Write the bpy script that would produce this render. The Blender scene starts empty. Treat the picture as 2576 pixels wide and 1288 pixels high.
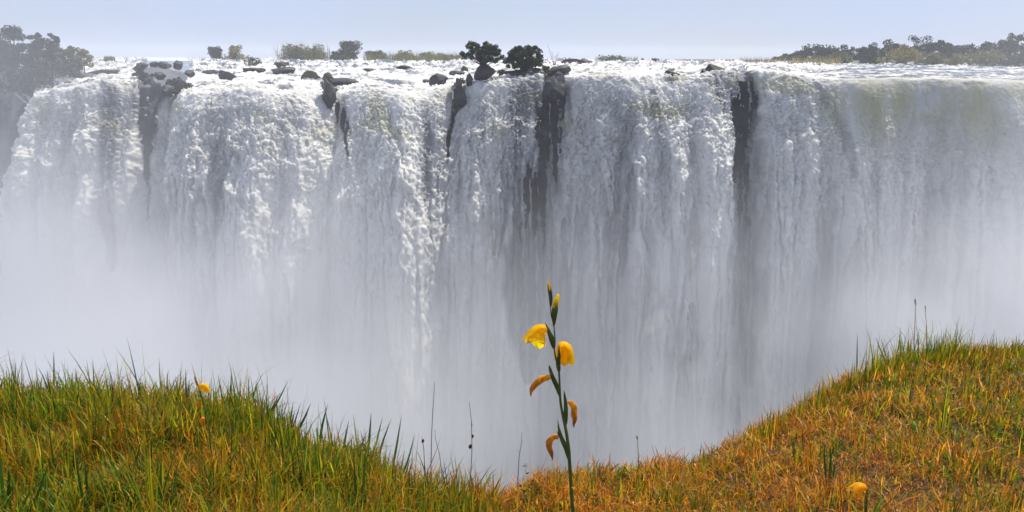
import bpy, bmesh, math
import numpy as np
from mathutils import Matrix, Vector

C = bpy.context.scene.collection
scn = bpy.context.scene
rad = math.radians
f32 = np.float32

# ---------------------------------------------------------------- camera, sky, sun, exposure
EYE = np.array((0.0, 0.0, 1.6))
HFOV = rad(65.0)
PITCH = rad(13.85)
ROLL = rad(0.22)
cam_d = bpy.data.cameras.new('camera')
cam_d.sensor_width = 36.0
cam_d.angle = HFOV
cam_d.clip_start = 0.05
cam_d.clip_end = 20000
cam = bpy.data.objects.new('camera', cam_d)
C.objects.link(cam)
CM = Matrix.Rotation(math.pi/2 - PITCH, 4, 'X') @ Matrix.Rotation(ROLL, 4, 'Z')
CM = Matrix.Translation(EYE) @ CM
cam.matrix_world = CM
scn.camera = cam

SUN_EL, SUN_AZ = rad(60), rad(46)          # azimuth measured from straight ahead towards the right
SUN_DIR = np.array((math.sin(SUN_AZ)*math.cos(SUN_EL), math.cos(SUN_AZ)*math.cos(SUN_EL), math.sin(SUN_EL)))
world = bpy.data.worlds.new('World')
scn.world = world
world.use_nodes = True
wn = world.node_tree.nodes
wl = world.node_tree.links
wn.clear()
sky = wn.new('ShaderNodeTexSky')
sky.sky_type = 'NISHITA'
sky.sun_disc = False
sky.sun_elevation = SUN_EL
sky.sun_rotation = SUN_AZ
sky.altitude = 900
sky.air_density = 1.0
sky.dust_density = 1.2
sky.ozone_density = 1.6
# thin high veil of cloud that pales the blue
tc = wn.new('ShaderNodeTexCoord')
mp = wn.new('ShaderNodeMapping'); mp.inputs['Scale'].default_value = (1.3, 1.3, 4.0)
nz = wn.new('ShaderNodeTexNoise'); nz.inputs['Scale'].default_value = 2.4; nz.inputs['Detail'].default_value = 5
rp = wn.new('ShaderNodeMapRange'); rp.inputs[1].default_value = 0.35; rp.inputs[2].default_value = 0.75
rp.inputs[3].default_value = 0.60; rp.inputs[4].default_value = 0.97
mx = wn.new('ShaderNodeMix'); mx.data_type = 'RGBA'
mx.inputs[7].default_value = (6.4, 7.4, 10.1, 1)
bg = wn.new('ShaderNodeBackground'); bg.inputs['Strength'].default_value = 0.08
wo = wn.new('ShaderNodeOutputWorld')
wl.new(tc.outputs['Generated'], mp.inputs[0]); wl.new(mp.outputs[0], nz.inputs['Vector'])
wl.new(nz.outputs[0], rp.inputs[0]); wl.new(rp.outputs[0], mx.inputs[0])
wl.new(sky.outputs[0], mx.inputs[6]); wl.new(mx.outputs[2], bg.inputs[0]); wl.new(bg.outputs[0], wo.inputs[0])

sun_d = bpy.data.lights.new('sun', 'SUN')
sun_d.energy = 5.0
sun_d.angle = rad(0.53)
sun_d.color = (1.0, 0.93, 0.80)
sun = bpy.data.objects.new('sun', sun_d)
C.objects.link(sun)
sun.location = (0, 0, 60)
sun.rotation_euler = Vector(-SUN_DIR).to_track_quat('-Z', 'Y').to_euler()

scn.view_settings.view_transform = 'Standard'
scn.view_settings.look = 'None'
scn.view_settings.exposure = 0.22
scn.view_settings.gamma = 1.0
scn.view_settings.use_curve_mapping = False
scn.cycles.use_denoising = True
scn.cycles.max_bounces = 10
scn.cycles.diffuse_bounces = 3
scn.cycles.transmission_bounces = 6
scn.cycles.volume_bounces = 4
scn.cycles.volume_step_rate = 1.0
scn.cycles.volume_max_steps = 64
scn.cycles.sample_clamp_indirect = 8.0

# ---------------------------------------------------------------- helpers
R3 = np.array(CM.to_3x3())
FPX = 1288.0/math.tan(HFOV/2)              # focal length in 2576-wide photo pixels

def ray(X, Y):
    X, Y = np.broadcast_arrays(np.asarray(X, float), np.asarray(Y, float))
    v = np.stack([(X-1288)/FPX, (644-Y)/FPX, -np.ones_like(X)], -1)
    return v @ R3.T

def P(X, Y, D):
    """the place seen at (X, Y) that lies D metres in front of the viewer's feet"""
    v = ray(X, Y)
    return EYE + v*(np.asarray(D, float)/v[..., 1])[..., None]

def proj(p):
    q = (p-EYE) @ R3
    return 1288+FPX*q[..., 0]/(-q[..., 2]), 644-FPX*q[..., 1]/(-q[..., 2])

_rs = np.random.RandomState(7)
_perm = np.concatenate([_rs.permutation(256)]*3).astype(np.int32)
_g = _rs.normal(size=(256, 3)); _g = (_g/np.linalg.norm(_g, axis=1)[:, None]).astype(f32)

def noise(x, y, z=0.0):
    x, y, z = np.broadcast_arrays(np.asarray(x, f32), np.asarray(y, f32), np.asarray(z, f32))
    xi = np.floor(x).astype(np.int32); yi = np.floor(y).astype(np.int32); zi = np.floor(z).astype(np.int32)
    xf = x-xi; yf = y-yi; zf = z-zi
    xi &= 255; yi &= 255; zi &= 255
    u = xf*xf*xf*(xf*(xf*6-15)+10); v = yf*yf*yf*(yf*(yf*6-15)+10); w = zf*zf*zf*(zf*(zf*6-15)+10)
    def gr(i, j, k):
        h = _perm[_perm[_perm[xi+i]+yi+j]+zi+k]
        g = _g[h]
        return g[..., 0]*(xf-i)+g[..., 1]*(yf-j)+g[..., 2]*(zf-k)
    a = gr(0, 0, 0)*(1-u)+gr(1, 0, 0)*u
    b = gr(0, 1, 0)*(1-u)+gr(1, 1, 0)*u
    r0 = a*(1-v)+b*v
    a = gr(0, 0, 1)*(1-u)+gr(1, 0, 1)*u
    b = gr(0, 1, 1)*(1-u)+gr(1, 1, 1)*u
    return (r0*(1-w)+(a*(1-v)+b*v)*w)*1.6

def fbm(x, y, z=0.0, o=4, g=0.5, bil=False):
    s = 0; a = 1.0; t = 0
    for i in range(o):
        n = noise(x*2.0**i+17.3*i, y*2.0**i-9.1*i, z*2.0**i+3.7*i)
        s = s+a*(np.abs(n)*2-0.6 if bil else n); t += a; a *= g
    return s/t

def sstep(a, b, x):
    t = np.clip((x-a)/(b-a), 0, 1)
    return t*t*(3-2*t)

def mesh(name, V, F, mat, attrs=None, smooth=False, mats=None, fm=None):
    """V (n,3); F list of (m,k) index arrays; attrs: name -> per-vertex float or colour"""
    V = np.ascontiguousarray(V, f32)
    me = bpy.data.meshes.new(name)
    F = [np.asarray(f, np.int32) for f in F if len(f)]
    li = np.concatenate([f.ravel() for f in F])
    tot = np.concatenate([np.full(len(f), f.shape[1], np.int32) for f in F])
    st = np.concatenate([[0], np.cumsum(tot)[:-1]]).astype(np.int32)
    me.vertices.add(len(V)); me.vertices.foreach_set('co', V.ravel())
    me.loops.add(len(li)); me.loops.foreach_set('vertex_index', li)
    me.polygons.add(len(tot)); me.polygons.foreach_set('loop_start', st); me.polygons.foreach_set('loop_total', tot)
    if smooth:
        me.polygons.foreach_set('use_smooth', np.ones(len(tot), bool))
    me.materials.append(mat)
    for k, v in (attrs or {}).items():
        v = np.ascontiguousarray(v, f32)
        if v.ndim == 1:
            me.attributes.new(k, 'FLOAT', 'POINT').data.foreach_set('value', v)
        else:
            c = np.ones((len(v), 4), f32); c[:, :3] = v
            me.attributes.new(k, 'FLOAT_COLOR', 'POINT').data.foreach_set('color', c.ravel())
    me.update(calc_edges=True)
    return me

def put(name, me, parent=None, loc=None, label=None, cat=None, group=None, kind=None):
    o = bpy.data.objects.new(name, me)
    C.objects.link(o)
    if parent is not None: o.parent = parent
    if loc is not None: o.location = [float(c) for c in loc]
    return tag(o, label, cat, group, kind)

def tag(o, label=None, cat=None, group=None, kind=None):
    if label: o['label'] = label
    if cat: o['category'] = cat
    if group: o['group'] = group
    if kind: o['kind'] = kind
    return o

def grid_faces(nr, nc, keep=None):
    i = np.arange(nr-1)[:, None]*nc+np.arange(nc-1)[None, :]
    q = np.stack([i, i+1, i+nc+1, i+nc], -1)
    if keep is not None: return q[keep]
    return q.reshape(-1, 4)

def tube(path, r, n=7, flat=1.0, side=None, lob=None):
    """swept closed tube: path (k,3), r (k,), flattened by flat along the second axis; lob(t, ang) scales the radius"""
    path = np.asarray(path, float); r = np.asarray(r, float); k = len(path)
    T = np.gradient(path, axis=0); T /= np.linalg.norm(T, axis=1)[:, None]+1e-12
    ref = np.array(side if side is not None else (0.13, 1.0, 0.07), float)
    A = np.cross(T, ref); A /= np.linalg.norm(A, axis=1)[:, None]+1e-12
    B = np.cross(T, A)
    a = np.arange(n)/n*2*np.pi
    rr = r[:, None]*np.ones(n)
    if lob is not None: rr = rr*lob(np.linspace(0, 1, k)[:, None], a[None, :])
    V = path[:, None]+A[:, None]*(np.cos(a)*rr)[..., None]+B[:, None]*(np.sin(a)*rr*flat)[..., None]
    V = V.reshape(-1, 3)
    i = np.arange(k-1)[:, None]*n+np.arange(n)[None, :]
    j = np.arange(k-1)[:, None]*n+(np.arange(n)[None, :]+1) % n
    Q = np.stack([i, j, j+n, i+n], -1).reshape(-1, 4)
    caps = np.array([[(k-1)*n+q for q in range(n)]]), np.array([[q for q in range(n)][::-1]])
    return V, Q, caps

def join(parts):
    """parts: list of (V, [F...])"""
    Vs, Fs, o = [], {}, 0
    for V, F in parts:
        for f in F:
            f = np.asarray(f, np.int32)
            if len(f): Fs.setdefault(f.shape[1], []).append(f+o)
        Vs.append(V); o += len(V)
    return np.concatenate(Vs), [np.concatenate(v) for v in Fs.values()]

def tubes(lst, n=6, **k):
    out = []
    for path, r in lst:
        V, Q, c = tube(path, r, n, **k)
        out.append((V, [Q, c[0], c[1]]))
    return join(out)

def spline(pts, n):
    """smooth curve through pts"""
    pts = np.asarray(pts, float); k = len(pts)
    if k == 2: return pts[0]+(pts[1]-pts[0])*np.linspace(0, 1, n)[:, None]
    e = np.vstack([2*pts[0]-pts[1], pts, 2*pts[-1]-pts[-2]])
    t = np.linspace(0, k-1-1e-6, n); i = t.astype(int); u = (t-i)[:, None]
    p0, p1, p2, p3 = e[i], e[i+1], e[i+2], e[i+3]
    return 0.5*((2*p1)+(-p0+p2)*u+(2*p0-5*p1+4*p2-p3)*u*u+(-p0+3*p1-3*p2+p3)*u**3)

# ---------------------------------------------------------------- materials
def mat_new(name):
    m = bpy.data.materials.new(name); m.use_nodes = True
    nt = m.node_tree; nt.nodes.clear()
    return m, nt.nodes, nt.links

def N(ns, t, **k):
    n = ns.new(t)
    for a, b in k.items():
        if a.startswith('_'): setattr(n, a[1:], b)
    return n

def leaf_mat(name, col=None, attr=None, trans=0.4, rough=0.5, spec=0.3, var=0.0, vscale=3.0, tcol=1.0):
    """thin leaf, blade or petal: diffuse + translucent + a little gloss"""
    m, ns, L = mat_new(name)
    out = ns.new('ShaderNodeOutputMaterial')
    pb = ns.new('ShaderNodeBsdfPrincipled'); pb.inputs['Roughness'].default_value = rough
    pb.inputs['Specular IOR Level'].default_value = spec
    tr = ns.new('ShaderNodeBsdfTranslucent')
    mix = ns.new('ShaderNodeMixShader'); mix.inputs[0].default_value = trans
    if attr:
        a = ns.new('ShaderNodeAttribute'); a.attribute_name = attr; src = a.outputs['Color']
    else:
        c = ns.new('ShaderNodeRGB'); c.outputs[0].default_value = (*col, 1); src = c.outputs[0]
    if var:
        t = ns.new('ShaderNodeTexCoord'); nz = ns.new('ShaderNodeTexNoise')
        nz.inputs['Scale'].default_value = vscale; nz.inputs['Detail'].default_value = 3
        mr = ns.new('ShaderNodeMapRange'); mr.inputs[1].default_value = 0.3; mr.inputs[2].default_value = 0.7
        mr.inputs[3].default_value = 1-var; mr.inputs[4].default_value = 1+var
        vm = ns.new('ShaderNodeVectorMath'); vm.operation = 'SCALE'
        L.new(t.outputs['Object'], nz.inputs['Vector']); L.new(nz.outputs[0], mr.inputs[0])
        L.new(src, vm.inputs[0]); L.new(mr.outputs[0], vm.inputs['Scale']); src = vm.outputs[0]
    L.new(src, pb.inputs['Base Color'])
    vt = ns.new('ShaderNodeVectorMath'); vt.operation = 'SCALE'; vt.inputs['Scale'].default_value = tcol
    L.new(src, vt.inputs[0]); L.new(vt.outputs[0], tr.inputs['Color'])
    L.new(pb.outputs[0], mix.inputs[1]); L.new(tr.outputs[0], mix.inputs[2]); L.new(mix.outputs[0], out.inputs[0])
    return m

def rock_mat(name, c1, c2, scale=0.6, bump=0.4, rough=0.75, bd=0.3):
    m, ns, L = mat_new(name)
    out = ns.new('ShaderNodeOutputMaterial'); pb = ns.new('ShaderNodeBsdfPrincipled')
    pb.inputs['Roughness'].default_value = rough
    t = ns.new('ShaderNodeTexCoord'); nz = ns.new('ShaderNodeTexNoise')
    nz.inputs['Scale'].default_value = scale; nz.inputs['Detail'].default_value = 8; nz.inputs['Roughness'].default_value = 0.65
    cr = ns.new('ShaderNodeValToRGB'); cr.color_ramp.elements[0].position = 0.35; cr.color_ramp.elements[1].position = 0.68
    cr.color_ramp.elements[0].color = (*c1, 1); cr.color_ramp.elements[1].color = (*c2, 1)
    bp = ns.new('ShaderNodeBump'); bp.inputs['Strength'].default_value = bump; bp.inputs['Distance'].default_value = bd
    L.new(t.outputs['Object'], nz.inputs['Vector']); L.new(nz.outputs[0], cr.inputs[0]); L.new(cr.outputs[0], pb.inputs['Base Color'])
    L.new(nz.outputs[0], bp.inputs['Height']); L.new(bp.outputs[0], pb.inputs['Normal']); L.new(pb.outputs[0], out.inputs[0])
    return m

M_rock = rock_mat('wet_basalt', (0.012, 0.013, 0.016), (0.045, 0.046, 0.052), 0.8, 0.9, 0.6)
M_cliff = rock_mat('hazed_basalt', (0.055, 0.06, 0.078), (0.13, 0.138, 0.165), 0.22, 0.7, 0.7, 0.8)  # bluish tint puts the mist veil of the gaps into the rock colour
M_soil = rock_mat('bank_soil', (0.028, 0.013, 0.003), (0.10, 0.046, 0.008), 14, 0.8, 1.0, 0.03)
M_bark = rock_mat('bark', (0.03, 0.024, 0.02), (0.08, 0.065, 0.05), 4, 0.5, 0.85, 0.05)

def water_mat():
    m, ns, L = mat_new('falling_water')
    out = ns.new('ShaderNodeOutputMaterial')
    pb = ns.new('ShaderNodeBsdfPrincipled')
    af = ns.new('ShaderNodeAttribute'); af.attribute_name = 'foam'
    ag = ns.new('ShaderNodeAttribute'); ag.attribute_name = 'green'
    m1 = ns.new('ShaderNodeMix'); m1.data_type = 'RGBA'
    m1.inputs[6].default_value = (0.13, 0.14, 0.17, 1); m1.inputs[7].default_value = (0.84, 0.83, 0.79, 1)
    m2 = ns.new('ShaderNodeMix'); m2.data_type = 'RGBA'; m2.inputs[7].default_value = (0.42, 0.40, 0.19, 1)
    mr = ns.new('ShaderNodeMapRange'); mr.inputs[3].default_value = 0.2; mr.inputs[4].default_value = 0.95
    L.new(af.outputs['Fac'], m1.inputs[0]); L.new(m1.outputs[2], m2.inputs[6]); L.new(ag.outputs['Fac'], m2.inputs[0])
    L.new(m2.outputs[2], pb.inputs['Base Color']); L.new(af.outputs['Fac'], mr.inputs[0]); L.new(mr.outputs[0], pb.inputs['Roughness'])
    pb.inputs['Subsurface Weight'].default_value = 0.6; pb.inputs['Subsurface Radius'].default_value = (1, 1, 1); pb.inputs['Subsurface Scale'].default_value = 0.7
    sp = ns.new('ShaderNodeMapRange'); sp.inputs[3].default_value = 0.5; sp.inputs[4].default_value = 0.0
    L.new(af.outputs['Fac'], sp.inputs[0]); L.new(sp.outputs[0], pb.inputs['Specular IOR Level'])
    # droplets and froth too fine for the mesh
    tc = ns.new('ShaderNodeTexCoord'); mp = ns.new('ShaderNodeMapping'); mp.inputs['Scale'].default_value = (1, 1, 0.7)
    nz = ns.new('ShaderNodeTexNoise'); nz.inputs['Scale'].default_value = 1.6; nz.inputs['Detail'].default_value = 6; nz.inputs['Roughness'].default_value = 0.75
    bp = ns.new('ShaderNodeBump'); bp.inputs['Strength'].default_value = 0.45; bp.inputs['Distance'].default_value = 0.4
    L.new(tc.outputs['Object'], mp.inputs[0]); L.new(mp.outputs[0], nz.inputs['Vector']); L.new(nz.outputs[0], bp.inputs['Height']); L.new(bp.outputs[0], pb.inputs['Normal'])
    tr = ns.new('ShaderNodeBsdfTranslucent'); L.new(m2.outputs[2], tr.inputs[0])
    mx = ns.new('ShaderNodeMixShader'); mx.inputs[0].default_value = 0.22
    L.new(pb.outputs[0], mx.inputs[1]); L.new(tr.outputs[0], mx.inputs[2]); L.new(mx.outputs[0], out.inputs[0])
    return m
M_water = water_mat()

# ---------------------------------------------------------------- the river, the falls and the cliff
D0 = 135.0
ZFAR = EYE[2]-1.7
_lx = [-700, -300, 0, 80, 150, 250, 340, 372, 400, 440, 520, 620, 700, 780, 860, 920, 1000, 1060, 1130, 1200, 1290, 1370, 1430, 1500, 1600, 1700, 1780, 1860, 1950, 2050, 2150, 2250, 2350, 2450, 2576, 2900, 3300]
_ly = [250, 250, 248, 240, 222, 208, 208, 222, 250, 243, 228, 220, 226, 236, 232, 220, 226, 232, 222, 205, 192, 194, 194, 190, 188, 190, 186, 176, 182, 196, 199, 196, 197, 199, 204, 212, 216]
_lp = P(np.array(_lx), np.array(_ly), D0)
LIPX, LIPZ = _lp[:, 0], _lp[:, 2]
def zlip(x): return np.interp(x, LIPX, LIPZ)
_rx = P(np.array([-500, 60, 250, 350, 372, 410, 470, 620, 720, 800, 860, 940, 1030, 1120, 1160, 1200, 1290, 1385, 1440, 1560, 1660, 1760, 1868, 1960, 2100, 2300, 2576, 3200]), 300, D0)[:, 0]
_rv = [3, 0, -2, 1, 5, 5, -1, -2, -4, -3, 3, -1, -3, 1, 4, 2, 3, 4, 0, -2, 0, -1, 3.5, -1, 0, -2, -4, -6]
def recess(x): return np.interp(x, _rx, _rv)

def river_z(x, y):
    """height of the smoothed river surface upstream of the lip"""
    u = np.maximum(y-D0, 0)
    xl = x/(1+0.9*u/D0)
    z = zlip(xl)
    return z+(ZFAR-z)*(1-np.exp(-u/105))

GAPS = [   # Y, X centre, half width, in photo pixels, and how bare the rock is
    ([138, 170, 200, 250, 300, 400, 500, 570], [420, 418, 412, 388, 376, 388, 392, 396], [58, 66, 62, 40, 26, 13, 7, 0], 1.0),
    ([206, 225, 260, 350, 450, 560, 680], [272, 278, 286, 282, 285, 290, 292], [12, 24, 30, 28, 28, 24, 8], 0.66),
    ([206, 225, 270, 330, 420], [828, 828, 846, 872, 885], [24, 26, 20, 13, 0], 0.9),
    ([198, 220, 250, 290, 330, 420], [1156, 1156, 1150, 1138, 1130, 1122], [18, 22, 18, 9, 6, 0], 0.95),
    ([172, 190, 230, 300, 400, 520, 640], [1335, 1322, 1318, 1300, 1290, 1270, 1250], [50, 44, 36, 30, 26, 22, 10], 0.60),
    ([182, 200, 240, 300, 400, 500, 620, 720, 840, 960], [1392, 1392, 1394, 1385, 1372, 1345, 1322, 1318, 1322, 1330], [34, 38, 40, 42, 42, 46, 50, 46, 36, 10], 0.97),
    ([165, 185, 230, 300, 400, 500, 600, 720, 860, 980], [1868, 1870, 1874, 1872, 1864, 1866, 1878, 1882, 1886, 1890], [9, 18, 26, 30, 30, 28, 28, 24, 18, 6], 0.95),
    ([158, 172, 205, 240, 290], [1806, 1806, 1806, 1812, 1822], [42, 42, 38, 18, 0], 0.66),
    ([172, 182, 196, 206], [1690, 1690, 1690, 1690], [10, 18, 16, 4], 0.75),
    ([255, 300, 420, 560, 700], [1595, 1592, 1580, 1570, 1565], [8, 18, 20, 18, 5], 0.42),
    ([300, 340, 430, 520], [1075, 1075, 1072, 1070], [4, 12, 14, 3], 0.45),
    ([205, 240, 330, 450], [2052, 2075, 2120, 2140], [6, 16, 16, 6], 0.40),
    ([350, 380, 460, 560], [555, 556, 556, 556], [8, 26, 24, 6], 0.40),
    ([220, 260, 420, 600], [1640, 1650, 1660, 1665], [6, 12, 14, 6], 0.35),
    ([760, 840, 1000], [1740, 1720, 1716], [4, 26, 10], 0.30),
    ([560, 640, 760, 860], [1860, 1870, 1890, 1895], [20, 40, 38, 14], 0.40),
]
def left_edge(Y):     # the bank of the wooded headland
    return np.interp(Y, [130, 150, 188, 215, 236, 262, 300, 400, 520, 700, 1000], [225, 212, 202, 138, 88, 70, 56, 40, 30, 18, 0])

def bareness(X, Y, streak):
    b = np.zeros(X.shape, f32)
    for ys, xc, hw, s in GAPS:
        if s > 0.8: s = s*np.interp(Y, [ys[0], ys[0]+150, ys[-1]], [1.0, 0.95, 0.74])
        c = np.interp(Y, ys, xc); w = np.interp(Y, ys, hw, left=0, right=0)
        d = np.abs(X-c)/np.maximum(w, 1e-3)
        v = s*(1-sstep(0.45, 1.5, d+0.55*streak))*(w > 0.5)
        b = np.maximum(b, v)
    return b

def build_water():
    xv = np.linspace(-92, 92, 1130)
    xs = np.concatenate([np.linspace(-170, -92.6, 42), xv, np.linspace(92.6, 170, 42)])
    nc = len(xs)
    # upstream rows (far to near), then the face rows
    u = (np.linspace(1, 0, 150)[:-1]**2.3)*880
    q = np.linspace(0, 9.4, 352)
    h = q*q
    zl = zlip(xs); rc = recess(xs)
    kx = np.interp(xs, [-90, -62, -56, -44, -30, -12, 0, 8, 20, 38, 50, 62, 90], [1.6, 1.5, 1.9, 2.9, 3.0, 2.5, 1.7, 1.4, 2.0, 1.8, 1.4, 1.5, 1.6])+0.55*noise(xs/9.0, 3.3)+0.22*noise(xs/4.0, 8.8)
    U = u[:, None]*np.ones(nc)
    Xu = xs[None, :]*(1+0.9*U/D0); Yu = D0+U+rc[None, :]*np.exp(-U/25)
    Zu = zl[None, :]+(ZFAR-zl[None, :])*(1-np.exp(-U/105))
    H = h[:, None]*np.ones(nc)
    Yd = D0+rc[None, :]-kx[None, :]*np.sqrt(H)
    flare = np.interp(xs, [-95, -84, -70, -62, 95], [0, -1, 0, 0, 0])
    Xd = xs[None, :]+flare[None, :]*0.55*np.sqrt(H)
    Zd = zl[None, :]-H
    B = np.stack([np.vstack([Xu, Xd]), np.vstack([Yu, Yd]), np.vstack([Zu, Zd])], -1)
    nu = len(u); nr = B.shape[0]
    PX, PY = proj(B)
    # profile normal
    dy = np.gradient(B[..., 1], axis=0); dz = np.gradient(B[..., 2], axis=0)
    ln = np.sqrt(dy*dy+dz*dz)+1e-6
    ny, nz_ = dz/ln, -dy/ln
    x = B[..., 0].astype(f32); y = B[..., 1]; dep = (zl[None, :]-B[..., 2]).astype(f32)
    ll = np.where(np.arange(nr)[:, None] < nu, -(y-D0), dep).astype(f32)      # length along the flow
    sl = np.where(ll > 0, 22*np.log1p(np.maximum(ll, 0)/22), ll)              # stretched while it falls
    face = sstep(-1.0, 5.0, ll)
    wx = x+0.7*noise(x/2.2, sl/2.6, 5.1)
    ws = sl+0.9*noise(x/2.0, sl/2.4, 9.7)
    plume = noise(wx/2.4, ws/4.4, 4.4)
    b1 = fbm(wx/1.25, ws/1.5, 0.5, 3, 0.65, True)
    b2 = fbm(wx/0.42, ws/0.5, 7.5, 2, 0.6, True)
    strk = noise(x/0.75, sl/9, 11.0)*0.6+noise(x/0.33, sl/5, 12.0)*0.4
    fizz = np.random.RandomState(3).normal(size=x.shape).astype(f32)
    # smoother, glassier water over the lip on the right
    xr = sstep(2000, 2160, PX.astype(f32))
    calm = xr*(1-sstep(3, 16, ll))
    lobe = (1-np.abs(noise(wx/8.5, ws/8.0, 14.2))*1.7)+0.55*(1-np.abs(noise(wx/4.3, ws/4.6, 15.2))*1.7)
    colm = noise(x/7.5, sl/60, 1.7)+0.55*noise(x/3.1, sl/34, 2.9)                      # the curtains' folds
    ph = sl/9.0+2.4*noise(x/4.0, sl/70, 16.1)+0.8*noise(x/1.4, sl/12, 17.3)+0.25*b1
    saw = ph-np.floor(ph); comet = saw**1.6*(1-sstep(0.88, 1.0, saw))*np.clip(0.55+1.1*noise(x/3.5, np.floor(ph)*3.1, 18.0), 0, 1.3)
    dpt = sstep(8, 18, ll)
    big = 2.9*colm+1.7*lobe*sstep(1, 9, ll)*(1-0.75*sstep(18, 45, ll))*(1-0.7*sstep(1700, 2100, PX.astype(f32)))+1.25*comet*dpt
    fine = 1-0.70*sstep(7, 34, ll)
    dfall = big*sstep(1, 14, ll)+(0.75*plume*(0.45+0.55*fine)+0.85*b1*(0.2+0.8*fine)+0.42*b2*fine+0.16*fizz*fine)*(1-0.85*calm)+strk*(0.10+0.10*sstep(10, 40, ll))
    wv = noise(x/3.4, y/2.2, 3.0); wv2 = fbm(x/1.7, y/1.1, 1.0, 3, 0.55, True)
    far = sstep(20, 200, y-D0)
    rough = (1-0.72*xr)
    driv = rough*(0.5*wv+0.55*wv2+0.55*noise(x/9, y/5, 8.0)+0.05*fizz)*(1+1.3*far)+xr*(0.05*noise(x/0.9, y/0.7, 2.0)+0.12*wv)*(1+far)
    disp = dfall*face+driv*(1-face)
    V = B.copy()
    V[..., 1] += ny*disp*np.sign(1)
    V[..., 2] += nz_*disp
    V[..., 0] += face*(0.25*b2+0.3*noise(wx/1.3, ws/1.5, 21.0))
    # bare rock, foam (lit and shaded folds in its colour) and green glassy water
    bare = bareness(PX.astype(f32), PY.astype(f32), noise(x/1.4, sl/7, 30.0)+0.6*noise(x/0.5, sl/2.2, 31.0))
    le = left_edge(PY)+9*noise(y*0.3, dep/3.0, 33.0)+4*noise(x/0.8, dep/0.8, 34.0)
    out = (PX < le)
    veil = 0.5+0.75*noise(x/0.8, sl/16, 41.0)+0.55*noise(x/0.36, sl/6, 42.0)+0.35*noise(x/0.3, sl/0.8, 43.0)
    thin = np.clip(bare, 0, 1)
    hole = (thin > 0.72) & (veil < thin*2.2-1.35) & (ll < 24+14*noise(x/1.2, 4.0))
    yl = 60*np.log(np.maximum(y-80, 5)/55.0)
    g0 = np.abs(PX-np.interp(PY, GAPS[0][0], GAPS[0][1]))/np.maximum(np.interp(PY, GAPS[0][0], GAPS[0][2]), 1)
    hole |= (PY > 143) & (PY < 232) & (g0 < 0.86+0.35*noise(x/1.5, y/2.0, 35.0)+0.3*noise(x/4, y/3.0, 36.0))
    pat = 0.42+0.9*noise(x/9, yl/5.0, 52.0)+0.75*noise(x/3.2, yl/1.7, 53.0)+0.45*noise(x/1.1, yl/0.6, 54.0)
    foam_shade_r = sstep(0.05, 0.75, pat+0.22*(1-far)*(1-xr)-0.22*xr)*0.95  # darker streaks among the froth also put the rapids' shadows into the colour
    clot = fbm(wx/2.4, ws/3.6, 61.0, 3, 0.6); clot2 = noise(wx/0.5, ws/0.7, 63.0)
    foam_shade_f = np.clip(0.94+0.40*colm+(0.32*clot+0.16*clot2)*(0.35+0.65*fine)+0.45*(comet-0.25)*dpt+0.22*strk*dpt+0.25*noise(x/1.1, sl/15, 64.0)*dpt, 0.28, 1)  # lit crests and shaded hollows of the folds put into the froth colour
    foam_shade_f = foam_shade_f*(1-np.clip(thin*1.2*(1.28-0.75*veil), 0, 0.88))
    foam_shade_f = foam_shade_f*(1-0.25*calm)
    foam = foam_shade_f*sstep(-3, 1.5, ll)+foam_shade_r*(1-sstep(-3, 1.5, ll))
    gr = calm*sstep(-2, 3, ll)*np.clip(0.50+0.55*noise(x/4.0, sl/16, 71.0)+0.3*noise(x/1.2, sl/7, 73.0), 0, 0.8)
    gr2 = (sstep(0.1, 0.6, noise(x/6.0, sl/3.5, 72.0))*0.45)*(1-sstep(6, 13, ll))*sstep(-12, 0, ll)
    green = np.clip(np.maximum(gr, gr2), 0, 1)
    keep_v = ~(hole | out)
    kf = keep_v[:-1, :-1] & keep_v[1:, :-1] & keep_v[:-1, 1:] & keep_v[1:, 1:]
    fy, fx = PY[:-1, :-1], PX[:-1, :-1]
    rows = np.arange(nr-1)[:, None]*np.ones(nc-1, int)[None, :]
    rsplit = nu-10
    at = {'foam': foam.astype(f32), 'green': green.astype(f32)}
    def piece(sel):
        q = grid_faces(nr, nc, kf & sel)
        used = np.zeros(nr*nc, bool); used[q.ravel()] = True
        idx = np.cumsum(used)-1
        return V.reshape(-1, 3)[used], [idx[q]], {k: v.reshape(-1)[used] for k, v in at.items()}
    Vr, Fr, Ar = piece(rows < rsplit)
    put('river', mesh('river', Vr, Fr, M_water, Ar, True), label='white foaming river rushing to the brink of the falls', cat='river', kind='structure')
    dn = rows >= rsplit
    g1 = np.interp(fy, GAPS[0][0], GAPS[0][1]); g5 = np.interp(fy, GAPS[5][0], GAPS[5][1]); g6 = np.interp(fy, GAPS[6][0], GAPS[6][1])
    for a, b, lab in ((None, g1, 'narrow waterfall at far left beside the shaded wooded headland'),
                      (g1, g5, 'broad billowing waterfall between the left rock cleft and the dark bulging rock'),
                      (g5, g6, 'white waterfall between the bulging rock and the thin dark rock streak'),
                      (g6, None, 'smooth rimmed waterfall with olive green lip at the right, fading into mist')):
        s = dn.copy()
        if a is not None: s &= fx >= a
        if b is not None: s &= fx < b
        Vw, Fw, Aw = piece(s)
        put('waterfall', mesh('waterfall', Vw, Fw, M_water, Aw, True), label=lab, cat='waterfall', group='curtains of the waterfall', kind='structure')
build_water()

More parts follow.
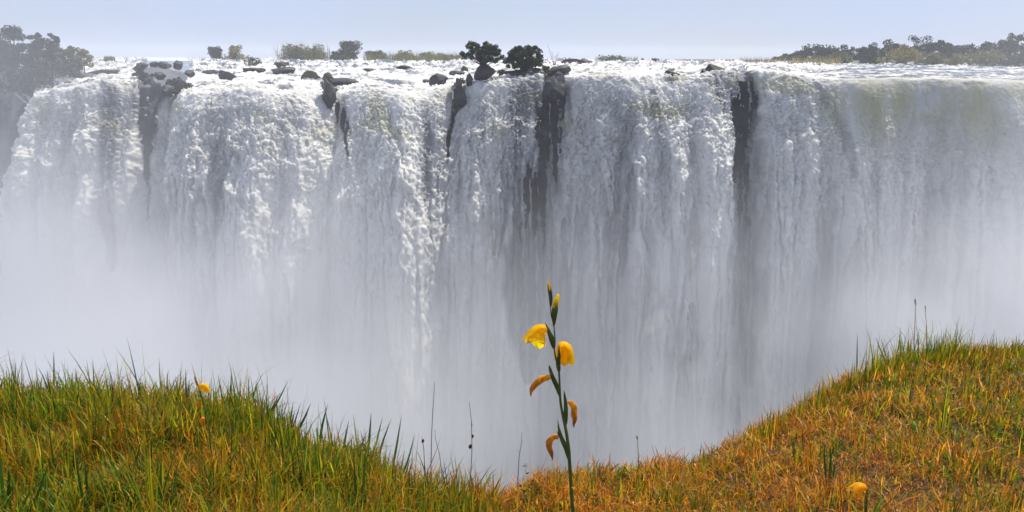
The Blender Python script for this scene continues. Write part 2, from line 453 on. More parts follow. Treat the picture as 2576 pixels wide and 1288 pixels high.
def build_cliff():
    xs = np.concatenate([np.linspace(-190, -96, 60), np.linspace(-95.5, 95.5, 500), np.linspace(96, 190, 60)]); nc = len(xs)
    u = (np.linspace(1, 0, 60)[:-1]**2)*90
    h = np.linspace(0, 1, 190)**1.25*115
    zl = zlip(xs); rc = recess(xs)
    U = u[:, None]*np.ones(nc); H = h[:, None]*np.ones(nc)
    X = np.vstack([xs[None, :]*(1+0.9*U/D0), xs[None, :]+0*H])
    Y = np.vstack([D0+U+rc*np.exp(-U/25)+2.2, D0+rc[None, :]+2.2-0.05*H])
    Z = np.vstack([zl+(ZFAR-zl)*(1-np.exp(-U/105))-1.7, zl[None, :]-1.7-H])
    PX, PY = proj(np.stack([X, Y, Z], -1))
    ll = np.vstack([-U, H])
    face = sstep(-1, 3, ll)
    n1 = fbm(X/7, Z/9, Y/9, 4, 0.55); n2 = fbm(X/2.4, Z/5, 3.0, 3, 0.5, True); st = np.round(noise(X/9, Z/6.5, 2.0)*3)/3
    d = 1.0*n1+0.8*n2+0.7*st
    # rocks that stand above the water: the cleft on the left and the headland
    up = 2.1*np.clip(1-np.abs(PX-412)/70, 0, 1)**0.5*(PX > 342)*(PX < 482)*(ll < 2)
    lf = sstep(18, -25, PX-left_edge(PY))*2.6
    Z2 = Z+(1-face)*(d*0.7+up+lf)+face*0
    Y2 = Y-face*(d*1.3-0.3+np.where(PX < left_edge(PY), 3.0, 0))
    V = np.stack([X, Y2, Z2], -1).reshape(-1, 3)
    put('cliff', mesh('cliff', V, [grid_faces(len(u)+len(h), nc)], M_cliff), label='dark basalt cliff behind the falling water', cat='cliff', kind='structure')
build_cliff()

def far_sheets():
    # land and water beyond, out to the horizon, and the floor of the gorge
    V = np.array([(-9000, 430, ZFAR-0.35), (9000, 430, ZFAR-0.35), (9000, 1500, ZFAR-0.35), (-9000, 1500, ZFAR-0.35)])
    m, ns, L = mat_new('calm_river'); out = ns.new('ShaderNodeOutputMaterial'); pb = ns.new('ShaderNodeBsdfPrincipled')
    pb.inputs['Base Color'].default_value = (0.6, 0.63, 0.66, 1); pb.inputs['Roughness'].default_value = 0.7
    L.new(pb.outputs[0], out.inputs[0])
    put('upper_river', mesh('upper_river', V, [np.array([[0, 1, 2, 3]])], m), label='calm upper river reaching to the horizon', cat='river', kind='structure')
    xs = np.linspace(-400, 400, 60); ys = np.linspace(20, 140, 20)
    X, Y = np.meshgrid(xs, ys); Z = -96+1.5*fbm(X/9, Y/9, 1.0, 3)
    m2 = rock_mat('gorge_water', (0.35, 0.37, 0.36), (0.7, 0.72, 0.72), 0.1, 0.3, 0.4)
    put('gorge_water', mesh('gorge_water', np.stack([X, Y, Z], -1).reshape(-1, 3), [grid_faces(20, 60)], m2, None, True), label='churning white water on the gorge floor, lost in spray', cat='water', kind='structure')
far_sheets()

# ---------------------------------------------------------------- the grassy near bank
_bx = np.array([-900, -300, 0, 150, 300, 450, 600, 680, 750, 850, 950, 1050, 1150, 1230, 1300, 1380, 1450, 1550, 1650, 1750, 1850, 1950, 2050, 2150, 2250, 2350, 2450, 2576, 2900, 3500])
_by = np.array([985, 992, 1000, 1002, 1015, 1022, 1040, 1075, 1112, 1138, 1172, 1210, 1245, 1245, 1212, 1190, 1186, 1194, 1176, 1160, 1110, 1054, 1000, 942, 900, 880, 872, 866, 840, 820])
_bd = np.interp(_bx, [-900, 0, 600, 900, 1230, 1500, 1900, 2250, 2576, 3500], [4.4, 4.3, 4.2, 4.2, 4.4, 5.2, 6.2, 7.2, 7.8, 8.0])
_be = P(_bx, _by, _bd)
_be[:, 2] -= 0.10+0.12*np.exp(-((_bx-1190)/260.0)**2)
_ba = _be[:, 0]/_be[:, 1]
Z0 = 0.0
def bank_edge(a): return np.interp(a, _ba, _be[:, 1]), np.interp(a, _ba, _be[:, 2])
def bank_z(x, y, bumps=True):
    x = np.asarray(x, float); y = np.asarray(y, float)
    yy = np.maximum(y, 0.9)
    a = np.clip(x/yy, _ba[0], _ba[-1])
    ye, ze = bank_edge(a)
    t = np.clip((yy-0.9)/(ye-0.9), 0, 1)
    z = Z0+(ze-Z0)*(0.35*t+0.65*t**0.8)
    d = np.maximum(y-ye, 0)
    z = z-np.where(d < 1, 0.8*d*d, 0.8+1.9*(d-1))
    if bumps: z = z+(0.055*fbm(x*1.7, y*1.7, 2.0, 3)+0.03*fbm(x*6, y*6, 5.0, 2))*sstep(0.6, 1.6, y)
    return z
def bank_hit(X, Y):
    v = ray(X, Y); v = v/v[1]; best = (9, EYE)
    for d in np.arange(0.9, 14, 0.01):
        p = EYE+v*d
        g = float(bank_z(p[0], p[1]))
        if p[2] <= g: return p
        if p[2]-g < best[0]: best = (p[2]-g, np.array([p[0], p[1], g]))
    return best[1]

def build_bank():
    xs = np.concatenate([np.linspace(-40, -9, 20), np.linspace(-8.8, 8.8, 160), np.linspace(9, 40, 20)])
    ys = np.concatenate([np.linspace(-12, 0.5, 14), np.linspace(0.6, 10, 130), np.linspace(10.3, 60, 50)])
    X, Y = np.meshgrid(xs, ys); Zb = bank_z(X, Y)
    put('ground', mesh('ground', np.stack([X, Y, np.maximum(Zb, -97)], -1).reshape(-1, 3), [grid_faces(len(ys), len(xs))], M_soil, None, True), label='sloping earth bank under the grass at the gorge edge', cat='ground', kind='structure')
build_bank()

def blades(base, yaw, lean, curl, length, width, col, nseg=4, tw=0.0):
    """grass blades as tapered bent strips. all arrays of length n"""
    n = len(base)
    t = np.linspace(0, 1, nseg+1)
    ang = lean[:, None]+curl[:, None]*t[None, :]**1.4                 # angle from the vertical along the blade
    dl = (length/nseg)[:, None]
    du = np.sin(ang)*dl; dv = np.cos(ang)*dl
    U = np.concatenate([np.zeros((n, 1)), np.cumsum(du[:, :-1], 1)], 1); W = np.concatenate([np.zeros((n, 1)), np.cumsum(dv[:, :-1], 1)], 1)
    cx, sx = np.cos(yaw)[:, None], np.sin(yaw)[:, None]
    cen = np.stack([base[:, :1]+U*cx, base[:, 1:2]+U*sx, base[:, 2:]+W], -1)
    wv = width[:, None]*(np.minimum(1, 0.65+1.2*t)*(1-t**2.2))[None, :]*0.5
    ta = tw*t[None, :]+np.zeros((n, 1))
    px = -sx*np.cos(ta)+cx*np.sin(ta)*0.6; py = cx*np.cos(ta)+sx*np.sin(ta)*0.6
    off = np.stack([px*wv, py*wv, 0*wv], -1)
    Lf = cen-off; Rt = cen+off
    V = np.concatenate([np.stack([Lf[:, :-1], Rt[:, :-1]], 2).reshape(n, -1, 3), cen[:, -1:]], 1)   # 2*nseg + tip
    k = 2*nseg+1
    o = (np.arange(n)*k)[:, None]
    q = np.concatenate([o+np.array([[2*i, 2*i+1, 2*i+3, 2*i+2]]) for i in range(nseg-1)], 0)
    tri = o+np.array([[2*nseg-2, 2*nseg-1, 2*nseg]])
    cc = np.repeat(col[:, None, :], k, 1).reshape(-1, 3)
    return V.reshape(-1, 3), [q, tri], cc

M_grass = leaf_mat('grass', attr='col', trans=0.55, rough=0.4, spec=0.2, tcol=1.3)
PAL = {'green': [(0.13, 0.20, 0.006), (0.07, 0.14, 0.008), (0.24, 0.27, 0.008), (0.29, 0.26, 0.010)],
       'deep': [(0.035, 0.085, 0.010), (0.05, 0.105, 0.012), (0.03, 0.07, 0.012)],
       'straw': [(0.56, 0.21, 0.010), (0.42, 0.13, 0.006), (0.62, 0.30, 0.03), (0.30, 0.085, 0.006)],
       'olive': [(0.32, 0.21, 0.006), (0.38, 0.24, 0.008), (0.24, 0.19, 0.008)]}
rs = np.random.RandomState(11)
def pick(names, n):
    c = np.array([PAL[k][j] for k in names for j in range(len(PAL[k]))])
    return c[rs.randint(0, len(c), n)]*(0.5+1.15*rs.rand(n, 1)**1.2)

def scatter(n, a0, a1, r0=1.7, past=0.5):
    a = a0+(a1-a0)*rs.rand(n)
    ye, _ = bank_edge(a)
    y = r0+(ye+past-r0)*rs.rand(n)**0.9
    x = a*y
    return x, y, a, ye

def sward(name, a0, a1, n, hgt, green, label, kinds):
    x, y, a, ye = scatter(n, a0, a1)
    z = bank_z(x, y)
    patch = 0.5+0.9*noise(x*1.3, y*1.3, 4.0)+0.5*noise(x*4, y*4, 6.0)
    isg = rs.rand(n) < np.clip(green(x, y, a)+0.55*(patch-0.5), 0.03, 0.97)
    ok = (0.9*noise(x*1.6, y*1.9, 14.0)+0.6*noise(x*4.5, y*5, 15.0)) > -0.42-0.5*rs.rand(n)
    x, y, a, ye, z, patch, isg = (q[ok] for q in (x, y, a, ye, z, patch, isg)); n = len(x)
    col = np.where(isg[:, None], pick(['green', 'olive', 'green', 'deep'], n), pick(['straw', 'straw', 'olive'], n))
    hv = np.clip(0.75+0.8*noise(x*2.2, y*2.2, 9.0)+0.5*noise(x*7, y*7, 3.0), 0.22, 1.9)
    ln = hgt*hv*(0.55+0.9*rs.rand(n))
    tang = (~isg)&(rs.rand(n) < 0.55)
    lean = np.where(tang, rs.uniform(0.5, 1.5, n), np.abs(rs.normal(0, 0.42, n)))
    curl = np.where(tang, rs.uniform(-1.8, 2.2, n), rs.uniform(0.0, 1.9, n))
    zoff = np.where(tang, rs.uniform(0.0, 0.09, n)*hv, -0.01)
    wid = np.where(isg, rs.uniform(0.0045, 0.012, n), rs.uniform(0.003, 0.0068, n))*np.clip(y/3.6, 0.7, 1.5)
    V, F, cc = blades(np.stack([x, y, z+zoff], -1), rs.rand(n)*2*np.pi, lean, curl, ln, wid, col)
    put(name, mesh(name, V, F, M_grass, {'col': cc}), label=label, cat='grass', kind='stuff')

sward('green_grass', -1.12, -0.02, 61000, 0.205, lambda x, y, a: 0.66-0.15*sstep(-0.25, 0.0, a), 'tangled green and straw coloured grass covering the left bank', None)
sward('dry_grass', -0.06, 1.2, 86000, 0.115, lambda x, y, a: 0.14+0.36*sstep(0.28, 0.62, a)*sstep(3, 6, y)+0.22*sstep(0.4, 0.8, a), 'short orange brown dry grass covering the right slope', None)

def tall_grass(name, n, a0, a1, label, hmu, kinds, edge_bias=0.5):
    # tussocks of taller upright blades
    nt = n//7
    x, y, a, ye = scatter(nt, a0, a1, 2.2, 0.15)
    e = rs.rand(nt) < edge_bias
    y = np.where(e, ye-0.45*rs.rand(nt), y); x = a*y
    k = rs.randint(4, 11, nt)
    ii = np.repeat(np.arange(nt), k); m = len(ii)
    bx = x[ii]+rs.normal(0, 0.025, m); by = y[ii]+rs.normal(0, 0.025, m)
    sz = (0.6+0.8*rs.rand(nt))[ii]
    col = pick(kinds, m)
    V, F, cc = blades(np.stack([bx, by, bank_z(bx, by)-0.01], -1), rs.rand(m)*2*np.pi, np.abs(rs.normal(0.05, 0.2, m)), rs.uniform(0, 0.55, m)+(rs.rand(m) < 0.12)*1.4,
                      hmu*sz*(0.55+0.7*rs.rand(m)), rs.uniform(0.004, 0.0115, m), col, 5, 0.8)
    put(name, mesh(name, V, F, M_grass, {'col': cc}), label=label, cat='grass', kind='stuff')
tall_grass('tall_grass', 2600, -0.95, -0.02, 'taller upright green blades standing up along the rim of the left bank', 0.31, ['deep', 'green', 'olive', 'green'])
tall_grass('tall_grass', 3800, -0.06, 0.98, 'short upright olive blades bristling along the rim of the right slope', 0.17, ['olive', 'green', 'straw', 'deep'])


# ---------------------------------------------------------------- rocks at the brink and in the rapids
def site(X, Y):
    """where the line of sight through (X, Y) meets the river"""
    v = ray(X, Y); v = v/v[1]
    for d in np.arange(D0-6, 700, 0.5):
        p = EYE+v*d
        if p[2] <= river_z(p[0], d)+0.02: return p
    return EYE+v*520

def rock_mesh(seed, sx, sy, sz, sub=4, rough=0.16):
    bm = bmesh.new(); bmesh.ops.create_icosphere(bm, subdivisions=sub, radius=1.0)
    v = np.array([q.co[:] for q in bm.verts]); f = np.array([[q.index for q in p.verts] for p in bm.faces]); bm.free()
    r = np.random.RandomState(seed)
    # cut flat faces off the ball so that it reads as broken basalt, then roughen it
    for _ in range(16):
        n = r.normal(size=3)*np.array([1, 1, 0.8]); n /= np.linalg.norm(n); c = r.uniform(0.5, 0.8)
        d = v@n; v = v-np.maximum(d-c, 0)[:, None]*n
    st = np.round((v[:, 2]+0.25*noise(v[:, 0]*1.5, v[:, 1]*1.5, seed))*3.2)
    v = v*(1+rough*fbm(v[:, 0]*2+seed, v[:, 1]*2, v[:, 2]*2, 3, 0.6)+0.09*noise(st*1.7, v[:, 0]*1.3, v[:, 1]*1.3+seed))[:, None]
    return v*np.array([sx, sy, sz]), [f]

def rock(X, Y, w, h, label, D=None, seed=0, mat=None, deep=None, sink=0.35):
    """(X, Y): middle of its foot in the photograph, w and h its size there"""
    p = site(X, Y) if D is None else P(X, Y, D)
    m = p[1]/2020*1.03
    W, H = w*m, h*m
    V, F = rock_mesh(seed, W*0.62, (deep or max(W*0.45, 0.8)), H*0.72)
    return put('rock', mesh('rock', V, F, mat or M_rock), None, (p[0], p[1]+(deep or max(W*0.45, 0.8))*0.4, p[2]+H*sink), label, 'rock', 'dark rocks standing in the falls and rapids')
M_moss = rock_mat('mossy_rock', (0.03, 0.035, 0.02), (0.10, 0.11, 0.04), 0.9, 0.6, 0.8)
ROCKS = [
    (570, 201, 46, 25, 'dark wedge shaped rock in the white rapids, left of centre', None, 0, None),
    (636, 181, 52, 12, 'low flat dark rock in the rapids left of the long veiled ledge', None, 0, None),
    (706, 184, 66, 16, 'long low rock ledge with thin water running over it, mid rapids', None, 0, None),
    (708, 168, 34, 11, 'small dark rock hump far back in the rapids', None, 0, None),
    (782, 200, 44, 20, 'greenish mossy boulder beside the shrub at the brink', None, 0, M_moss),
    (826, 201, 30, 16, 'mossy rock carrying a small green shrub at the brink', None, 0, M_moss),
    (858, 214, 84, 15, 'wide wet ledge with water skimming over it above the block', None, 0, None),
    (828, 264, 46, 58, 'black upright block of rock at the brink, water on both sides', D0-3.0, 1.8, None),
    (1100, 216, 46, 28, 'dark rounded rock at the brink left of the veiled block', None, 0, None),
    (1072, 207, 22, 8, 'small low rock just left of the dark rounded rock', None, 0, None),
    (1146, 190, 42, 11, 'flat dark rock between the rapids and the left lone tree', None, 0, None),
    (1168, 180, 22, 12, 'small dark stone left of the foot of the left lone tree', None, 0, None),
    (1156, 262, 38, 50, 'rock block veiled by thin streaks of water under the brink', D0-1.5, 1.5, None),
    (1180, 215, 20, 26, 'narrow dark rock leaning beside the tree rock', D0+1.5, 1.0, None),
    (1216, 199, 48, 38, 'big dark boulder with the left lone tree on top', D0+2, 1.6, None),
    (1330, 196, 120, 22, 'long dark rock shelf under the right lone tree', D0+5, 1.8, None),
    (1408, 188, 64, 24, 'dark rough rock right of the right lone tree', D0+6, 1.8, None),
    (1393, 238, 62, 50, 'large black bulging rock jutting from the brink at centre', D0-2.5, 2.4, None),
    (1432, 160, 36, 10, 'low dark rock far back on the river near the driftwood', None, 0, None),
    (1470, 160, 40, 11, 'low rock with the driftwood log lying across it', None, 0, None),
    (1692, 200, 38, 24, 'dark rock hollow at the brink right of centre', D0-0.5, 1.2, None),
    (1770, 196, 24, 22, 'small dark rock at the left end of the square ledge', D0+1.0, 1.2, None),
    (1806, 203, 74, 38, 'square rock ledge with thin streaks of water, right of centre', D0+1.2, 1.2, None),
    (262, 184, 74, 10, 'low rock step across the rapids of the leftmost fall', None, 0, None),
    (205, 196, 56, 14, 'sloping dark rock at the foot of the wooded headland', None, 0, None),
    (352, 172, 23, 13, 'hazy dark rock at the left end of the cleft', D0+9, 2, None),
    (384, 168, 20, 15, 'hazy upright dark rock, second from left in the cleft', D0+9, 1.6, None),
    (412, 172, 27, 16, 'hazy dark rock in the middle of the cleft', D0+9, 2, None),
    (446, 170, 24, 16, 'hazy dark rock toward the right of the cleft', D0+9, 1.8, None),
    (474, 190, 23, 16, 'hazy dark rock at the right end of the cleft', D0+5, 1.8, None),
    (400, 196, 27, 15, 'low hazy rock step in the middle of the cleft', D0+6, 1.6, None),
    (446, 214, 27, 18, 'lower dark rock step on the right side of the cleft', D0+4, 1.6, None),
    (372, 214, 20, 18, 'lower dark rock step on the left side of the cleft', D0+6, 1.6, None),
    (418, 236, 29, 19, 'lowest dark rock step in the throat of the cleft', D0+4, 1.6, None),
    (1010, 172, 40, 7, 'sliver of dark rock far back in the middle rapids', None, 0, None),
    (930, 178, 36, 7, 'thin dark rock in the rapids below the round dark tree', None, 0, None),
    (525, 186, 40, 10, 'pointed low rock just right of the cleft rocks', None, 0, None),
]
for k, (X, Y, w, h, lab, D, deep, mt) in enumerate(ROCKS):
    rock(X, Y, w, h, lab, D, 20+k, mt, deep or None)

# ---------------------------------------------------------------- trees, bushes and reeds
M_leaf_dark = leaf_mat('dark_leaves', (0.035, 0.05, 0.022), trans=0.25, rough=0.5, var=0.45, vscale=0.6, tcol=1.2)
M_leaf_mid = leaf_mat('green_leaves', (0.055, 0.075, 0.022), trans=0.3, rough=0.5, var=0.4, vscale=0.5, tcol=1.2)
M_leaf_olive = leaf_mat('olive_leaves', (0.13, 0.13, 0.035), trans=0.35, rough=0.55, var=0.35, vscale=0.4)
M_leaf_tan = leaf_mat('tan_leaves', (0.25, 0.21, 0.07), trans=0.35, rough=0.6, var=0.3, vscale=0.4)
M_leaf_far = leaf_mat('far_leaves', (0.035, 0.048, 0.030), trans=0.2, rough=0.6, var=0.45, vscale=0.15)

def leaves(r, cen, rd, n, size):
    """n leaf faces scattered in clumps"""
    k = r.randint(0, len(cen), n)
    d = r.normal(size=(n, 3)); d /= np.linalg.norm(d, axis=1)[:, None]
    p = cen[k]+d*(rd[k]*r.rand(n)**0.45)[:, None]*np.array([1, 1, 0.75])
    a = r.normal(size=(n, 3)); a /= np.linalg.norm(a, axis=1)[:, None]
    b = np.cross(a, r.normal(size=(n, 3))); b /= np.linalg.norm(b, axis=1)[:, None]
    s = size*(0.6+0.8*r.rand(n))[:, None]
    V = np.stack([p-a*s*0.5, p+b*s*0.32, p+a*s*0.5, p-b*s*0.32], 1).reshape(-1, 3)
    return V, [np.arange(4*n).reshape(n, 4)]

def tree(name, label, cat, group, base, W, H, leaf, n, size, seed, trunk=0.35, nclump=14, flat=0.5, limbs=True, lean=0.0, gap=0.0, clr=0.16, stems=1):
    """a tapered trunk with limbs that carry clumps of leaves. W, H in metres"""
    r = np.random.RandomState(seed)
    root = bpy.data.objects.new(name, None); C.objects.link(root); root.location = [float(c) for c in base]
    tag(root, label, cat, group)
    ch = H*(1-trunk)
    cen = []
    for i in range(nclump*4):
        a = r.rand()*2*np.pi; q = np.sqrt(r.rand()); zz = r.rand()
        rr = q*(1-0.75*zz**2)**0.5
        c = np.array([np.cos(a)*rr*W*0.45+lean*zz*W, np.sin(a)*rr*W*0.36, H*trunk+ch*(0.12+0.74*zz)])
        if all(np.linalg.norm((c-o)/np.array([1, 1, 0.7])) > W*gap for o in cen): cen.append(c)
        if len(cen) >= nclump: break
    cen = np.array(cen); rd = W*clr*(0.7+0.6*r.rand(len(cen)))
    tb = []
    for sidx in range(stems):
        o = np.array([(sidx-(stems-1)/2)*W*0.07, 0, -0.3])
        top = np.array([o[0]*1.8+lean*W*0.3, 0, H*trunk+ch*0.25])
        path = spline([o, o*0.5+top*0.5+np.array([r.normal()*0.04*W, 0, 0]), top], 6)
        tb.append((path, np.linspace(W*0.035, W*0.018, 6)))
        if limbs:
            for c in cen[sidx::stems]:
                st = path[r.randint(2, 5)]
                mid = st*0.5+c*0.5+np.array([0, 0, -0.05*H*r.rand()])
                tb.append((spline([st, mid, c], 5), np.linspace(W*0.014, W*0.004, 5)))
    V, F = tubes(tb, 5)
    put('trunk', mesh('trunk', V, F, M_bark), root)
    V, F = leaves(r, cen, rd, int(n*2.2), size*1.12)
    put('crown', mesh('crown', V, F, leaf), root)
    return root

G_c = 'lone trees on rocks at the brink'
p = P(1212, 172, D0+3.0)
tree('tree', 'umbrella shaped dark tree on the big boulder, left of the two lone brink trees', 'tree', G_c, p, 7.9, 4.7, M_leaf_dark, 3000, 0.28, 5, 0.16, 60, gap=0.06, clr=0.066, stems=2)
p = P(1322, 183, D0+7.0)
tree('tree', 'broad leafy dark tree on the rock shelf, right of the two lone brink trees', 'tree', G_c, p, 8.4, 4.9, M_leaf_dark, 4200, 0.28, 9, 0.08, 64, gap=0.055, clr=0.075, stems=3)
def bush_at(X, w, h, D, label, leaf, n, size, seed, name='bush', cat='bush', group='bushes along the river skyline', **k):
    p = P(X, 150, D); p[2] = river_z(p[0], D)-0.25
    m = D/2020*1.02
    a = dict(trunk=0.06, nclump=20, clr=0.15); a.update(k)
    return tree(name, label, cat, group, p, w*m, h*m, leaf, n, size, seed, **a)
bush_at(1372, 34, 26, D0+9, 'small dark bush squeezed between the right lone tree and the rough rock', M_leaf_dark, 500, 0.3, 12)
bush_at(1262, 28, 14, D0+16, 'small green bush low between the two lone trees', M_leaf_mid, 300, 0.3, 13)
bush_at(543, 38, 36, 430, 'compact square dark bush, the left one of the skyline pair', M_leaf_dark, 900, 0.75, 14, clr=0.2)
bush_at(597, 64, 36, 432, 'pale tan feathery bush touching the square dark bush', M_leaf_tan, 800, 0.8, 15)
bush_at(766, 118, 38, 440, 'long olive mound of scrub topped with reeds on the skyline', M_leaf_olive, 1700, 0.9, 16, nclump=24, clr=0.13)
bush_at(866, 64, 18, 446, 'low dark scrub at the foot of the round skyline tree', M_leaf_mid, 700, 0.8, 17)
bush_at(880, 72, 48, 450, 'dark round crowned tree, tallest on the middle skyline', M_leaf_dark, 1700, 0.9, 18, name='tree', cat='tree', trunk=0.1, nclump=20, clr=0.17)
bush_at(842, 26, 24, 448, 'smaller dark tree leaning against the left of the round skyline tree', M_leaf_dark, 400, 0.8, 19, name='tree', cat='tree')
for j, (X, w, h, lab) in enumerate(((950, 70, 24, 'dark olive scrub mound just right of the round skyline tree'), (1015, 90, 22, 'olive scrub in the middle of the reedy skyline bank'), (1085, 90, 18, 'low olive scrub toward the right end of the reedy bank'), (1135, 60, 14, 'lowest scrub tuft of the reedy bank, touching the left lone tree'))):
    bush_at(X, w, h, 440+3*j, lab, M_leaf_olive if j else M_leaf_mid, 900, 0.85, 30+j, nclump=18, clr=0.14)
bush_at(825, 26, 20, D0+16, 'small green shrub on the mossy rock above the falls', M_leaf_mid, 420, 0.3, 40)
bush_at(1648, 26, 9, 420, 'tiny dark bush on the horizon right of centre', M_leaf_dark, 200, 0.7, 41)
bush_at(1616, 9, 10, 420, 'tiny dark dot of a bush left of the other tiny horizon bush', M_leaf_dark, 80, 0.6, 42)
bush_at(1540, 80, 12, 400, 'low green scrub patch on the horizon, right of the driftwood', M_leaf_mid, 600, 0.75, 43, nclump=20)
bush_at(274, 38, 15, 300, 'small brown bush on the horizon above the leftmost fall', M_leaf_tan, 350, 0.6, 44)
bush_at(635, 40, 22, 260, 'leafless scrubby bush on a rock in the rapids, below the tan bush', M_leaf_mid, 160, 0.5, 45, clr=0.2)
bush_at(345, 42, 26, D0+24, 'hazy round bush on the left end of the cleft rocks', M_leaf_far, 500, 0.35, 46)
bush_at(380, 26, 16, D0+26, 'hazy small bush in the middle of the cleft rocks', M_leaf_far, 250, 0.35, 47)
bush_at(362, 44, 24, D0+8, 'hazy shrub over the left cleft rocks, beside the leftmost fall', M_leaf_far, 700, 0.32, 51)
bush_at(430, 50, 22, D0+7, 'hazy dense shrub in front of the domed cleft bush', M_leaf_far, 800, 0.32, 52)
bush_at(405, 40, 20, D0+14, 'hazy shrub low between the cleft rocks', M_leaf_far, 500, 0.32, 49)
bush_at(462, 40, 16, D0+12, 'hazy shrub at the right foot of the domed cleft bush', M_leaf_far, 400, 0.32, 50)
bush_at(437, 46, 30, D0+20, 'hazy domed bush on the right end of the cleft rocks', M_leaf_far, 600, 0.35, 48)

def reeds(X0, X1, D, h, n, label, mat, seed, z=None):
    r = np.random.RandomState(seed)
    a, b = P(X0, 150, D), P(X1, 150, D); m = D/2020
    x = r.uniform(a[0], b[0], n); y = D+r.uniform(-6, 6, n)
    base = np.stack([x, y, river_z(x, y)-0.2], -1)
    V, F, cc = blades(base, r.rand(n)*6.28, np.abs(r.normal(0, 0.18, n)), r.uniform(0, 0.5, n), h*m*(0.45+0.75*r.rand(n)), np.full(n, 0.16)*D/400*1.3, np.tile(mat, (n, 1))*(0.7+0.6*r.rand(n, 1)), 3)
    o = base.mean(0)
    put('reeds', mesh('reeds', V-o, F, M_grass, {'col': cc}), None, o, label, 'reeds', 'reed beds along the river')
reeds(700, 830, 436, 44, 260, 'tall wispy reeds sticking out of the olive scrub mound', (0.16, 0.15, 0.06), 3)
reeds(915, 1165, 432, 24, 900, 'long bed of olive reeds left of the two lone trees', (0.15, 0.15, 0.05), 4)
reeds(1500, 1604, 396, 15, 260, 'low green reeds with pale tips right of the driftwood', (0.12, 0.14, 0.05), 5)
reeds(1855, 1895, 330, 18, 90, 'left small bunch of brown reeds on the right horizon', (0.2, 0.14, 0.07), 6)
reeds(1898, 1962, 330, 18, 150, 'brown bristly reeds just left of the hazy treeline', (0.2, 0.14, 0.07), 7)
reeds(1960, 2110, 318, 20, 420, 'pale tan reeds along the near foot of the hazy treeline', (0.3, 0.24, 0.12), 8)
reeds(1730, 1800, 400, 8, 90, 'thin low reeds dotted along the horizon above the square ledge', (0.16, 0.14, 0.08), 9)

def driftwood():
    a = np.array([P(1412, 157, 180), P(1424, 152, 180), P(1446, 151, 180), P(1474, 156, 180)])
    t = [(spline(a, 10), np.array([0.12, 0.2, 0.26, 0.26, 0.28, 0.3, 0.3, 0.28, 0.24, 0.15]))]
    for X, Y, X2, Y2 in ((1424, 152, 1420, 143), (1426, 152, 1430, 145), (1432, 151, 1434, 144)):
        t.append((spline([P(X, Y, 180), P((X+X2)/2+1, (Y+Y2)/2, 180), P(X2, Y2, 180)], 5), np.linspace(0.14, 0.05, 5)))
    V, F = tubes(t, 6); o = V.mean(0)
    put('driftwood', mesh('driftwood', V-o, F, M_bark), None, o, 'dark driftwood log with broken stubs on a low rock in the river', 'driftwood')
    t = []
    for X, X2, Y2 in ((1393, 1378, 112), (1394, 1388, 128), (1396, 1400, 136), (1397, 1405, 130), (1395, 1396, 140)):
        t.append((spline([P(X, 164, 160), P((X*1.2+X2*0.8)/2, (164+Y2)/2+4, 160), P(X2, Y2, 160)], 6), np.linspace(0.06, 0.03, 6)))
    V, F = tubes(t, 5); o = V.mean(0)
    put('dead_shrub', mesh('dead_shrub', V-o, F, leaf_mat('pale_twig', (0.3, 0.26, 0.2), trans=0.0)), None, o, 'bare pale twigs of a dead shrub right of the right lone tree', 'shrub')
driftwood()

def far_bank():
    # low land under the treeline on the right
    xs = np.linspace(0, 1, 60); ys = np.linspace(0, 1, 16)
    Xs, Ys = np.meshgrid(xs, ys)
    x = 110+Xs*420; y = 470-Xs**0.7*205+Ys*170+14*fbm(Xs*9, Ys*2, 1.0, 3)
    z = river_z(x, np.maximum(y, 150))-0.6+sstep(0, 0.10, Ys)*1.0+sstep(0.1, 0.6, Ys)*0.8+0.3*fbm(x/9, y/9, 3.0, 3)
    put('far_bank', mesh('far_bank', np.stack([x, y, z], -1).reshape(-1, 3), [grid_faces(16, 60)], rock_mat('scrub_ground', (0.05, 0.05, 0.02), (0.16, 0.14, 0.06), 0.2, 0.4, 0.9)), label='low scrubby far bank under the hazy treeline', cat='bank', kind='structure')
far_bank()

# treeline on the far right bank: X of the middle, Y of the top, width
TL = [(1962, 145, 36), (1985, 138, 44), (2010, 133, 44), (2040, 118, 62), (2085, 117, 66), (2128, 117, 60), (2165, 121, 50), (2200, 114, 56), (2232, 106, 60),
      (2270, 118, 60), (2305, 97, 76), (2345, 110, 60), (2372, 103, 52), (2400, 118, 60), (2438, 114, 64), (2478, 112, 64), (2515, 106, 70), (2552, 90, 80), (2600, 84, 90), (2660, 90, 90), (2730, 96, 100)]
ords = ['first', 'second', 'third', 'fourth', 'fifth', 'sixth', 'seventh', 'eighth', 'ninth', 'tenth', 'eleventh', 'twelfth', 'thirteenth', 'fourteenth', 'fifteenth', 'sixteenth', 'seventeenth', 'eighteenth', 'nineteenth', 'twentieth', 'twenty first']
desc = {10: 'tallest airy branching crown', 17: 'big loose crown', 18: 'big crown at the frame edge'}
for j, (X, Yt, w) in enumerate(TL):
    t = (X-1950)/626.0
    D = 430-150*min(t, 1.2)**0.7+12
    p = P(X, 150, D); p[2] = river_z(p[0], D-12)+0.6
    bx, by = proj(p)
    m = D/2020
    airy = j in (10, 12, 17)
    tree('tree', 'hazy grey tree, %s from left in right bank treeline%s' % (ords[j], ', '+desc[j] if j in desc else ''), 'tree', 'treeline on the far right bank',
         p, w*m*1.12, (by-Yt)*m*1.05, M_leaf_far, 620, 0.85 if not airy else 0.7, 60+j, 0.06 if not airy else 0.25, 16, gap=0.08, clr=0.17 if not airy else 0.13, limbs=airy)
